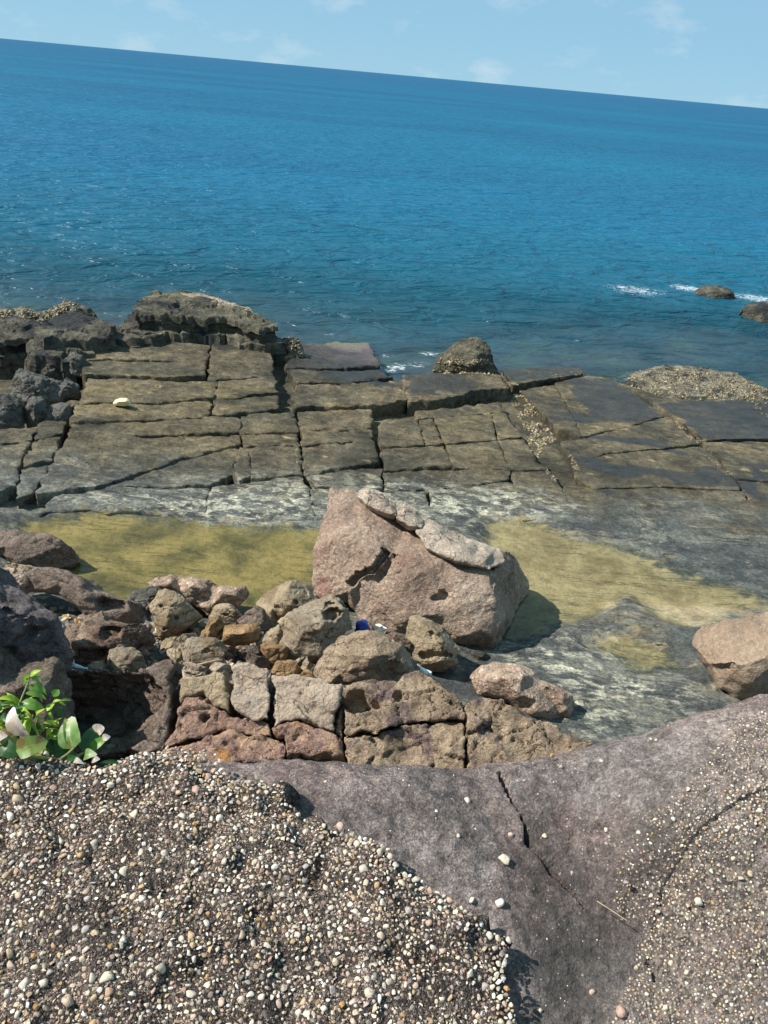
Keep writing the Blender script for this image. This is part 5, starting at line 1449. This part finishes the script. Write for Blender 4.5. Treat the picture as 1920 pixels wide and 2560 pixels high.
M['pebbles'] = tq.done(tq.principled(qc, 0.65, tq.bump(tq.noise(160, 5, .6), .4, .004), .3))
PEB_MESH = []
for i, V in enumerate(PV):
    me = mesh_from('pebble', V * np.array([1, 1, 1.15]), ICO_F)
    me.materials.append(M['pebble'])
    PEB_MESH.append(me)
def pebble_mass(name, C, Rr, rs, parent, palette_w=None, sink=0.1):
    Vs, Fs, Cs = [], [], []
    off = 0
    bigm = Rr > 0.0042
    for sel, base_v, base_f in ((bigm, None, ICO_F), (~bigm, IC1_V, IC1_F)):
        idx = np.where(sel)[0]
        if not len(idx): continue
        k = len(idx)
        Rm = rand_rot(rs, k)
        if base_v is None:
            shp = np.stack([PV[i] for i in rs.randint(0, len(PV), k)])
            spin = rs.uniform(0, 6.283, k)
            tl = rs.normal(size=(k, 2)) * 0.35
            cz, sz = np.cos(spin), np.sin(spin)
            x = shp[:, :, 0] * cz[:, None] - shp[:, :, 1] * sz[:, None]
            y = shp[:, :, 0] * sz[:, None] + shp[:, :, 1] * cz[:, None]
            z = shp[:, :, 2] + x * tl[:, :1] + y * tl[:, 1:]
            vv = np.stack([x, y, z], 2)
        else:
            shp = base_v[None] * rs.uniform(.55, 1.2, (k, 1, 3)) * rs.uniform(.8, 1.2, (k, len(base_v), 1))
            vv = np.einsum('kij,kvj->kvi', Rm, shp)
        vv = vv * Rr[idx][:, None, None] + C[idx][:, None, :]
        vv[:, :, 2] -= (Rr[idx] * sink)[:, None]
        nv = vv.shape[1]
        Vs.append(vv.reshape(-1, 3))
        Fs.append((base_f[None] + (np.arange(k) * nv)[:, None, None]).reshape(-1, 3) + off)
        off += k * nv
        ci = rs.choice(len(PC_), k, p=PW_ if palette_w is None else palette_w)
        cc = PC_[ci] * rs.uniform(.55, 1.08, (k, 1)) * np.array([1.0, .95, .89])
        Cs.append(np.repeat(cc, nv, 0))
    me = mesh_from(name, np.vstack(Vs), np.vstack(Fs), False)
    set_col(me, 'tone', np.vstack(Cs))
    return put(name, me, M['pebbles'], parent, kind='stuff')
def in_poly(poly, margin=0.0, lo=None, hi=None):
    def f(rs, n):
        a = poly.min(0) if lo is None else lo
        b = poly.max(0) if hi is None else hi
        p = a + (b - a) * rs.rand(n, 2)
        return p[sdf(poly, p) > margin]
    return f
def norm_at(zf, p):
    e = 0.006
    q = np.array([[p[0] + e, p[1]], [p[0] - e, p[1]], [p[0], p[1] + e], [p[0], p[1] - e]])
    z = zf(q)
    nvec = Vector((-(z[0] - z[1]) / (2 * e), -(z[2] - z[3]) / (2 * e), 1.0))
    return nvec.normalized()
bpy.context.view_layer.update()
rs = np.random.RandomState(21)
lo, hi = np.array([-1.45, 0.66]), np.array([0.40, 1.48])
rad = np.concatenate([rs.uniform(.011, .017, 60), rs.uniform(.0078, .011, 760), rs.uniform(.0050, .0080, 8400), rs.uniform(.0018, .0050, 32000)])
C, Rr = scatter(rs, 640000, in_poly(CRUST, -0.004, lo, hi), rad, crust_z, cell=.032, pack=0.78)
keep = rs.rand(len(C)) < np.where(fbm(C * np.array([1, 1, 0]), 5.0, 3) + 0.38 > 0, 1.0, 0.6)
keep[:420] = True
C, Rr = C[keep], Rr[keep]
seen = (C[:, 0] > -0.62 - 0.28 * (C[:, 1] - 0.75) / 0.6) & (C[:, 1] > 0.74)
vis = np.argsort(-(Rr * seen))[:300]
for i in vis:
    o = put('pebble', PEB_MESH[rs.randint(len(PEB_MESH))], None, crust)
    nvec = norm_at(crust_z, C[i])
    o.matrix_parent_inverse = Matrix.Identity(4)
    o.location = C[i] + np.array([0, 0, -0.22 * Rr[i]])
    qn = nvec.to_track_quat('Z', 'Y')
    o.rotation_mode = 'QUATERNION'
    o.rotation_quaternion = qn @ Matrix.Rotation(rs.uniform(0, 6.28), 3, 'Z').to_quaternion()
    o.scale = (Rr[i],) * 3
rest = np.ones(len(C), dtype=bool)
rest[vis] = False
pebble_mass('pebbles', C[rest], Rr[rest], rs, crust, sink=0.32)
# pebbles clinging to the broken rim of the crust
B = resample(CRUST, 0.008)
B = B[(B[:, 1] > 0.7) & (B[:, 0] > -0.95) & (rs.rand(len(B)) < 0.5)]
k = len(B)
rimz = crust_z(B) - rs.uniform(.012, .06, k)
pebble_mass('rim_pebbles', np.column_stack([B + rs.normal(size=B.shape) * .004, rimz]), rs.uniform(.0025, .0075, k), rs, crust, sink=.3)
print('crust', len(C), round(time.time() - T0, 1))

# pebbles set in the ledge itself
pieces = []
w_dull = PW_ * np.array([.5, 1.0, 1.2, 1.4, 1.3, .8, 2.2, .5, 1])
w_dull /= w_dull.sum()
rad = np.concatenate([rs.uniform(.006, .011, 40), rs.uniform(.0035, .006, 500), rs.uniform(.0016, .0035, 8500)])
C1, R1 = scatter(rs, 100000, in_poly(GRIT_B, -0.02, np.array([.3, .72]), np.array([1.2, 1.75])), rad, ledge_z, cell=.03)
rad = np.concatenate([rs.uniform(.006, .010, 24), rs.uniform(.0035, .006, 200), rs.uniform(.0016, .0035, 1800)])
C2, R2 = scatter(rs, 40000, in_poly(GRIT_A, 0.0, np.array([.3, .9]), np.array([1.3, 2.0])), rad, ledge_z, cell=.03)
LEDGE_ALL = np.array([spot(u, v, 3.45)[:2] for u, v in [(600, 1900), (1250, 1900), (1900, 1760), (1920, 2000), (1600, 2100), (1450, 2560), (1320, 2560), (1330, 2320), (1100, 2180), (850, 2040), (600, 1930)]])
C3, R3 = scatter(rs, 8000, in_poly(LEDGE_ALL, 0.01), np.concatenate([rs.uniform(.004, .008, 18), rs.uniform(.0015, .003, 420)]), ledge_z, cell=.03)
HAND = [(1170, 2005, .016), (1145, 2090, .010), (1278, 2088, .012), (1362, 2090, .012), (1258, 2150, .022), (1180, 2250, .012), (1251, 2258, .017), (1515, 2075, .009), (1516, 2110, .008), (1430, 2183, .007), (1567, 2207, .013), (1402, 1918, .010), (1503, 1903, .009), (1627, 1848, .008),
        (1640, 1850, .007), (1480, 2483, .013), (1548, 2530, .019), (1665, 2520, .011), (1605, 2153, .009), (1730, 2190, .010), (1632, 2050, .013), (1740, 2030, .012), (1700, 2030, .010), (1745, 2255, .016), (1720, 2265, .009), (1620, 2210, .008), (1645, 2278, .008), (785, 1888, .014), (710, 1886, .010), (1380, 1890, .011)]
Ch = np.array([spot(u, v, 3.45) for u, v, r in HAND])
for _ in range(4):
    zz = ledge_z(Ch[:, :2])
    Ch = np.array([spot(u, v, z) for (u, v, r), z in zip(HAND, zz)])
Cs = np.vstack([C1, C2, C3])
Rs = np.concatenate([R1, R2, R3])
on_top = Cs[:, 1] < np.interp(Cs[:, 0], xs, ye) - 0.035      # none beyond the rim of the ledge
Cs, Rs = Cs[on_top], Rs[on_top]
order = np.argsort(-Rs)
for i, (c, r) in enumerate(([(c, h[2]) for c, h in zip(Ch, HAND) if c[1] < np.interp(c[0], xs, ye) - 0.02]) + [(Cs[j], Rs[j]) for j in order[:200]]):
    o = put('pebble', PEB_MESH[rs.randint(len(PEB_MESH))], None, ledge)
    o.matrix_parent_inverse = Matrix.Identity(4)
    o.location = np.array(c) + np.array([0, 0, 0.12 * r])
    o.rotation_euler = (rs.normal() * .25, rs.normal() * .25, rs.uniform(0, 6.28))
    o.scale = (r * .8, r * .8, r * .8)
pebble_mass('grit', Cs[order[200:]], Rs[order[200:]], rs, ledge, w_dull, sink=0.25)
print('ledge', round(time.time() - T0, 1))

# small broken stones filling the gaps of the rubble pile
RUB = np.array([spot(u, v, .3)[:2] for u, v in [(-60, 1480), (250, 1500), (420, 1540), (700, 1500), (800, 1560), (1000, 1640), (1100, 1720), (1060, 1780), (420, 1800), (-60, 1760)]])
rp = in_poly(RUB)(rs, 2600)
rr = rs.uniform(.018, .075, len(rp)) * rs.uniform(.5, 1, len(rp))
PW_R = np.array([2, 5, 6, 4, 6, 3, 8, 0, 3], dtype=float)
pebble_mass('rubble', np.column_stack([rp, base_z(rp) + rr * .2]), rr, rs, None, PW_R / PW_R.sum(), sink=.1)['label'] = 'small broken stones filling the gaps of the rubble pile'

# ------------------------------------------------------------------ plants on the edge of the ledge
def leaf_mat(name, col, tip, vein, brown=0.0):
    t = NT(name)
    tc = t.node('ShaderNodeTexCoord')
    n = t.noise(40, 4, 0.6)
    uvx = t.node('ShaderNodeSeparateXYZ')
    t.link(tc.outputs['UV'], uvx.inputs[0])
    along = uvx.outputs['X']
    c = t.mix(t.step(along, 0.45, 0.95), col, tip)
    c = t.mix(t.math('MULTIPLY', t.step(n, 0.45, 0.7), 0.35), c, vein)
    mid = t.math('ABSOLUTE', t.math('SUBTRACT', uvx.outputs['Y'], 0.5))
    c = t.mix(t.math('MULTIPLY', t.step(mid, 0.05, 0.01), 0.5), c, vein)
    if brown:
        c = t.mix(t.math('MULTIPLY', t.step(t.noise(28, 5, 0.65), 0.52, 0.6), brown), c, (0.22, 0.085, 0.03))
    p = t.principled(c, 0.42, t.bump(n, 0.15, 0.004), 0.4)
    tl = t.node('ShaderNodeBsdfTranslucent')
    t.link(c, tl.inputs['Color'])
    mx = t.node('ShaderNodeMixShader')
    mx.inputs[0].default_value = 0.38
    t.link(p, mx.inputs[1])
    t.link(tl.outputs[0], mx.inputs[2])
    return t.done(mx.outputs[0])
M['lime'] = leaf_mat('lime_leaf', (0.30, 0.45, 0.03), (0.50, 0.60, 0.05), (0.46, 0.58, 0.10))
M['green'] = leaf_mat('green_leaf', (0.11, 0.24, 0.03), (0.21, 0.37, 0.04), (0.26, 0.42, 0.08))
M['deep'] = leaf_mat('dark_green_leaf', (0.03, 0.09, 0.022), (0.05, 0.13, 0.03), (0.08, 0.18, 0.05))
M['dry'] = leaf_mat('bleached_leaf', (0.52, 0.44, 0.36), (0.80, 0.77, 0.72), (0.50, 0.36, 0.28), 0.35)
M['brownleaf'] = leaf_mat('browning_leaf', (0.17, 0.27, 0.05), (0.30, 0.34, 0.09), (0.36, 0.40, 0.16), 0.75)
M['twotone'] = leaf_mat('half_bleached_leaf', (0.13, 0.25, 0.05), (0.55, 0.58, 0.38), (0.45, 0.50, 0.28), 0.4)
tst = NT('green_stem')
M['stem'] = tst.done(tst.principled(tst.ramp(tst.noise(30), [(0.3, (.11, .13, .04)), (.7, (.24, .25, .08))]), .6))
twd = NT('dry_wood')
M['twig'] = twd.done(twd.principled(twd.ramp(twd.noise(40), [(0.3, (.30, .22, .13)), (.7, (.50, .40, .26))]), .8))
def leaf_mesh(base, tip, width, facing, bend=0.12, fold=0.25, blunt=0.0, twist=0.0):
    base, tip = np.array(base), np.array(tip)
    ax = tip - base
    L = np.linalg.norm(ax)
    ax /= L
    fz = np.array(facing, dtype=float)
    fz -= ax * (fz @ ax)
    fz /= np.linalg.norm(fz)
    sd = np.cross(fz, ax)
    nu, nv = 11, 7
    V, UV = [], []
    for i in range(nu):
        s = i / (nu - 1)
        wd = width * 0.5 * (math.sin(math.pi * min(1, s ** (0.75 - 0.2 * blunt) * (1 - 0.0 * s))) ** (0.8 - 0.35 * blunt) if 0 < s < 1 else 0.02)
        a = twist * s
        s2, f2 = sd * math.cos(a) + fz * math.sin(a), fz * math.cos(a) - sd * math.sin(a)
        cpos = base + ax * L * s + fz * (bend * L * math.sin(math.pi * s) - bend * 0.6 * L * s * s)
        for j in range(nv):
            q = j / (nv - 1) * 2 - 1
            V.append(cpos + s2 * wd * q + f2 * (fold * wd * (abs(q) ** 1.3) + 0.05 * wd * math.sin(s * 23 + q * 3)))
            UV.append((s, (q + 1) / 2))
    me = mesh_from('leaf', np.array(V), grid_faces(nu, nv))
    uv = me.uv_layers.new(name='UVMap')
    li = np.empty(len(me.loops), dtype=np.int32)
    me.loops.foreach_get('vertex_index', li)
    uv.data.foreach_set('uv', np.array(UV, dtype=np.float32)[li].ravel())
    return me
def tube_mesh(name, pts, r0, r1, sides=7):
    pts = np.array(pts, dtype=float)
    n = len(pts)
    V = []
    for i in range(n):
        tdir = pts[min(i + 1, n - 1)] - pts[max(i - 1, 0)]
        tdir /= np.linalg.norm(tdir) + 1e-9
        a = np.cross(tdir, [0.3, 0.2, 0.93])
        a /= np.linalg.norm(a)
        b = np.cross(tdir, a)
        r = r0 + (r1 - r0) * i / max(1, n - 1)
        for k in range(sides):
            th = 2 * math.pi * k / sides
            V.append(pts[i] + r * (a * math.cos(th) + b * math.sin(th)))
    F = []
    for i in range(n - 1):
        for k in range(sides):
            F.append((i * sides + k, i * sides + (k + 1) % sides, (i + 1) * sides + (k + 1) % sides, (i + 1) * sides + k))
    return mesh_from(name, np.array(V), np.array(F))
def deep_pt(zone, p, D):
    d = ray(*px(zone, p)[:2])
    return EYE + d * D
def plant(name, label, base_px, D, stems, leaves, cat='plant', extra=0):
    b = deep_pt('5', base_px, D)
    root = bpy.data.objects.new(name, None)
    COL.objects.link(root)
    root.location = b
    root['label'] = label
    root['category'] = cat
    bpy.context.view_layer.update()
    for pts, r0, r1 in stems:
        put('stem', tube_mesh('stem', [deep_pt('5', p[:2], D + (p[2] if len(p) > 2 else 0)) for p in pts], r0, r1), M['stem'], root)
    rs = np.random.RandomState(len(leaves))
    leaves = list(leaves)
    for _ in range(extra):                                # smaller leaves filling the clump
        x, y = rs.uniform(-20, 470), rs.uniform(520, 960)
        if x > 330 and y < 640: continue
        an = rs.uniform(-2.6, 0.4)
        ln = rs.uniform(60, 125)
        leaves.append((x, y, x + ln * math.cos(an), y + ln * math.sin(an), rs.uniform(24, 44), ('lime', 'green', 'lime', 'deep', 'green')[rs.randint(5)], rs.uniform(.08, .25), (rs.normal() * .35, rs.normal() * .25, 0), rs.uniform(-.03, .06), rs.uniform(-.04, .07)))
    for (bx, by, tx, ty, wpx, mk, bend, fc, da, db) in leaves:
        A_, B_ = deep_pt('5', (bx, by), D + da), deep_pt('5', (tx, ty), D + db)
        wd = wpx / 3.318 / FOCAL * D
        f = np.array([0, -0.45, 0.9]) + np.array(fc)
        put('leaf', leaf_mesh(A_, B_, wd, f, bend, 0.22, 1.0 if wpx > 100 else 0.0), M[mk], root)
    return root
plant('leafy_sprig', 'bright green sprig with slender pointed leaves at the ledge edge', (200, 960), 2.16,
      [([(200, 980, .0), (170, 800, .02), (150, 650, .03), (155, 545, .03), (185, 470, .04), (225, 375, .05), (250, 300, .06)], .004, .0018), ([(150, 650, .03), (200, 590, .0), (235, 630, -.02), (300, 760, -.03)], .0025, .0012), ([(160, 760, .02), (100, 760, .0), (40, 720, -.02), (-30, 690, -.03)], .0025, .0012),
       ([(230, 930, .0), (330, 780, .02), (400, 640, .04), (440, 520, .05), (490, 500, .05)], .003, .0013), ([(400, 640, .04), (460, 740, .03), (480, 690, .03)], .002, .001), ([(155, 545, .03), (60, 560, .0), (-40, 600, -.02)], .002, .001)],
      [(250, 300, 338, 248, 46, 'lime', .1, (-.3, 0, 0), .06, .05), (230, 310, 198, 285, 40, 'lime', .1, (0, -.3, 0), .06, .05), (215, 340, 182, 320, 24, 'lime', .1, (0, 0, 0), .05, .04), (255, 315, 350, 345, 48, 'green', .15, (.4, .2, 0), .06, .08), (228, 385, 400, 445, 62, 'green', .2, (.1, .2, 0), .05, .07),
       (210, 440, 392, 486, 52, 'green', .18, (.3, .2, 0), .04, .05), (175, 520, 378, 578, 84, 'green', .22, (-.2, 0, 0), .03, .02), (160, 520, 55, 440, 44, 'lime', .18, (-.3, 0, 0), .03, .02), (150, 525, -20, 478, 56, 'lime', .18, (-.4, 0, 0), .03, .0), (150, 545, -20, 540, 48, 'green', .15, (-.3, 0, 0), .03, .0),
       (165, 545, 262, 640, 40, 'lime', .18, (0, -.2, 0), .03, .0), (190, 370, 240, 300, 30, 'green', .15, (.3, .3, 0), .05, .07), (440, 470, 488, 408, 62, 'green', .1, (.4, .2, 0), .05, .06), (440, 512, 505, 498, 26, 'lime', .1, (-.3, 0, 0), .05, .04), (495, 505, 598, 496, 24, 'green', .12, (-.1, 0, 0), .05, .06), (490, 515, 545, 542, 16, 'lime', .1, (0, 0, 0), .05, .05),
       (392, 590, 452, 520, 64, 'lime', .1, (-.4, 0, 0), .04, .05), (450, 565, 535, 645, 62, 'deep', .25, (.4, .2, 0), .05, .06), (230, 630, 198, 775, 62, 'lime', .2, (-.2, -.2, 0), .0, -.03), (245, 640, 236, 785, 52, 'lime', .2, (.2, -.2, 0), .0, -.02), (262, 670, 325, 795, 24, 'lime', .15, (0, 0, 0), -.01, -.03),
       (470, 712, 358, 680, 48, 'lime', .15, (-.2, 0, 0), .03, .0), (475, 720, 485, 668, 26, 'lime', .1, (0, 0, 0), .03, .02), (475, 745, 385, 828, 56, 'lime', .35, (-.3, 0, 0), .03, .0), (440, 760, 510, 800, 40, 'green', .15, (.2, 0, 0), .03, .02), (430, 780, 470, 840, 36, 'lime', .15, (0, 0, 0), .03, .01),
       (60, 740, -10, 720, 44, 'lime', .15, (-.2, 0, 0), -.01, -.02), (50, 720, 20, 800, 40, 'green', .15, (0, 0, 0), -.01, -.03), (20, 700, -30, 640, 50, 'lime', .15, (-.2, 0, 0), -.01, -.02), (-10, 600, 30, 560, 44, 'lime', .12, (-.2, 0, 0), .0, .0), (10, 600, 20, 520, 40, 'green', .12, (.2, 0, 0), .0, .02),
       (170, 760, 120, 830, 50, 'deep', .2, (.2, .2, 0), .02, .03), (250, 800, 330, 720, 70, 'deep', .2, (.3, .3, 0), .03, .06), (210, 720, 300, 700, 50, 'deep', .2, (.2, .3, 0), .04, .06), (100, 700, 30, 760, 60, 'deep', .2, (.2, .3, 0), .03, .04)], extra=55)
plant('broadleaf_plant', 'broad-leaved plant with bleached and browning leaves beside the pebbly crust', (480, 980), 2.12,
      [([(480, 1000, 0), (560, 950, 0), (610, 900, 0)], .005, .003), ([(480, 1000, 0), (650, 960, .02), (710, 930, .02)], .005, .003), ([(480, 1000, 0), (260, 960, -.02), (160, 930, -.03)], .005, .003), ([(260, 980, -.02), (205, 900, -.02), (195, 830, -.02), (165, 740, -.01)], .004, .003)],
      [(180, 790, 90, 555, 125, 'dry', .18, (-.5, -.1, 0), -.02, .0), (205, 860, 180, 700, 60, 'dry', .15, (.6, -.2, 0), -.02, -.03), (608, 905, 580, 628, 178, 'twotone', .14, (-.2, -.5, 0), .0, .03), (600, 900, 540, 640, 100, 'brownleaf', .1, (.9, -.3, 0), .01, .03), (690, 935, 830, 705, 135, 'deep', .15, (.3, .2, 0), .02, .07), (790, 770, 860, 715, 105, 'dry', .2, (-.2, -.2, 0), .05, .05),
       (738, 925, 900, 800, 84, 'green', .14, (-.2, -.2, 0), .02, .0), (850, 830, 915, 795, 62, 'dry', .3, (-.3, -.2, 0), .0, .0), (135, 925, 395, 835, 150, 'brownleaf', .16, (-.1, -.4, 0), -.04, -.05), (-30, 790, 150, 850, 110, 'brownleaf', .2, (-.1, -.2, 0), .0, -.02), (-40, 820, 60, 790, 90, 'dry', .2, (-.4, 0, 0), -.02, -.03), (10, 880, 150, 965, 120, 'deep', .15, (.1, -.1, 0), -.02, -.04),
       (700, 965, 795, 945, 88, 'twotone', .2, (-.2, 0, 0), -.01, -.04), (760, 1000, 825, 985, 60, 'dry', .25, (-.2, 0, 0), -.03, -.04), (400, 965, 645, 935, 80, 'deep', .15, (0, .1, 0), .02, .02), (380, 900, 520, 870, 90, 'deep', .15, (.2, .2, 0), .04, .06), (615, 1000, 690, 1022, 44, 'dry', .3, (0, 0, 0), -.02, -.04), (640, 960, 560, 1010, 90, 'deep', .15, (0, 0, 0), .01, -.02),
       (880, 900, 955, 875, 40, 'deep', .15, (0, .2, 0), .05, .08), (280, 970, 420, 990, 60, 'deep', .15, (.1, .1, 0), .0, .0), (820, 1025, 1040, 1012, 36, 'deep', .1, (.1, .1, 0), .0, .02), (370, 830, 300, 900, 90, 'deep', .15, (.2, .3, 0), .04, .03), (300, 960, 360, 880, 60, 'brownleaf', .15, (.1, -.2, 0), -.02, -.02)])
# small dry grass blade and red leaf on the right of the ledge
tw = put('dry_grass_stalk', tube_mesh('dry_grass_stalk', [tuple(spot(*px('F', p), z)) for p, z in (((1590, 490), 3.59), ((1600, 420), 3.62), ((1595, 370), 3.66), ((1570, 320), 3.70))], .0014, .0007), M['twig'], label='thin dry grass stalk standing on the right of the ledge', cat='grass')
tw = put('dry_straw', tube_mesh('dry_straw', [tuple(spot(*px('F', p), 3.415)) for p in ((920, 955), (990, 1000), (1050, 1040))], .0012, .0008), M['twig'], label='thin dry straw lying in the dark trough of the ledge', cat='straw')
put('fallen_leaf', leaf_mesh(spot(*px('F', (1590, 495)), 3.58), spot(*px('F', (1555, 450)), 3.60), .02, (-.2, -.4, .8), .2), M['dry'], label='small dried leaf at the foot of the grass stalk', cat='leaf')

# ------------------------------------------------------------------ things washed ashore
def plain_mat(name, col, rough=0.5, var=0.25, scale=20):
    t = NT(name)
    n = t.noise(scale, 5, 0.6)
    c = t.mix(t.math('MULTIPLY', t.step(n, 0.45, 0.7), var), col, tuple(x * 0.5 for x in col))
    return t.done(t.principled(c, rough, t.bump(n, 0.2, 0.005), 0.4))
M['foam_y'] = plain_mat('yellowed_foam', (0.72, 0.62, 0.36), 0.7)
M['foam_w'] = plain_mat('white_foam', (0.80, 0.80, 0.78), 0.6, 0.15)
M['blue'] = plain_mat('blue_plastic', (0.012, 0.03, 0.22), 0.35, 0.3, 9)
M['net'] = plain_mat('pale_blue_cloth', (0.45, 0.62, 0.64), 0.8, 0.5, 60)
M['foam_y_r'] = M['foam_y']
rock('foam_float', 'foam_y', '6', [(1068, 1085), (1090, 1055), (1140, 1036), (1190, 1036), (1222, 1062), (1226, 1108), (1150, 1112), (1072, 1100)], [(1120, 1070, .10), (1185, 1070, .11)], .16, phi=60, thick=.16, noise=.008, round_it=6, terrace=0, crack=0, clips=0, grow=1.04, label='pale yellow foam float lying on the dark slabs', cat='float', jag=.3)
rock('foam_scrap', 'foam_w', '4', [(540, 262), (575, 258), (620, 285), (665, 305), (662, 330), (610, 325), (575, 290)], [(615, 300, .03)], .56, thick=.06, noise=.006, terrace=0, crack=0, clips=0, grow=1.04, label='white foam scrap in front of the skull-like rock', cat='litter', jag=.4)
rock('foam_piece', 'foam_w', '3', [(515, 1000), (548, 992), (606, 1025), (600, 1036), (540, 1015)], [(560, 1012, .02)], .5, thick=.04, noise=.003, terrace=0, crack=0, clips=0, grow=1.04, label='thin white plastic strip at the foot of the boulder', cat='litter', jag=.3)
rock('plastic_scrap', 'foam_w', '2', [(820, 530), (855, 525), (862, 550), (830, 558)], [(840, 540, .02)], .45, thick=.05, noise=.003, terrace=0, crack=0, clips=0, grow=1.04, label='tiny white plastic scrap beside the capsule-shaped stone', cat='litter', jag=.3)
rock('plastic_bag', 'blue', '3', [(395, 985), (440, 960), (490, 1010), (500, 1060), (470, 1085), (400, 1090), (375, 1050)], [(440, 1030, .05), (420, 1000, .03)], .40, thick=.12, noise=.02, freq=9, terrace=0, crack=0, clips=0, grow=1.04, label='crumpled dark blue plastic bag in the shadow beside the boulder', cat='litter')
net = rock('cloth_scrap', 'net', '5', [(552, 245), (590, 215), (625, 198), (690, 222), (740, 238), (700, 248), (600, 240)], [(625, 222, .03), (680, 232, .03)], .66, thick=.06, noise=.012, freq=14, terrace=0, crack=0, clips=0, grow=1.04, label='pale blue cloth scrap with a string loop above the black hollow', cat='litter')
bpy.context.view_layer.update()
loop = [(612, 200), (595, 185), (590, 165), (600, 155), (612, 165), (610, 185), (622, 200)]
Bz = spot(*px('5', (620, 235)), .68)
Dz = float(np.linalg.norm(Bz - EYE))
put('string', tube_mesh('string', [deep_pt('5', p, Dz - .02) for p in loop], .004, .004), M['foam_w'], net)
put('twig', tube_mesh('twig', [deep_pt('2', (300, 808), np.linalg.norm(spot(*px('2', (300, 808)), .72) - EYE)), deep_pt('2', (400, 782), np.linalg.norm(spot(*px('2', (300, 808)), .72) - EYE) + .02), deep_pt('2', (492, 762), np.linalg.norm(spot(*px('2', (300, 808)), .72) - EYE) + .05)], .011, .007), M['twig'], label='straight pale twig lying in front of the square-faced block', cat='twig')
print('done', round(time.time() - T0, 1), "tris", sum(sum(len(p.vertices) - 2 for p in m.polygons) for m in bpy.data.meshes))
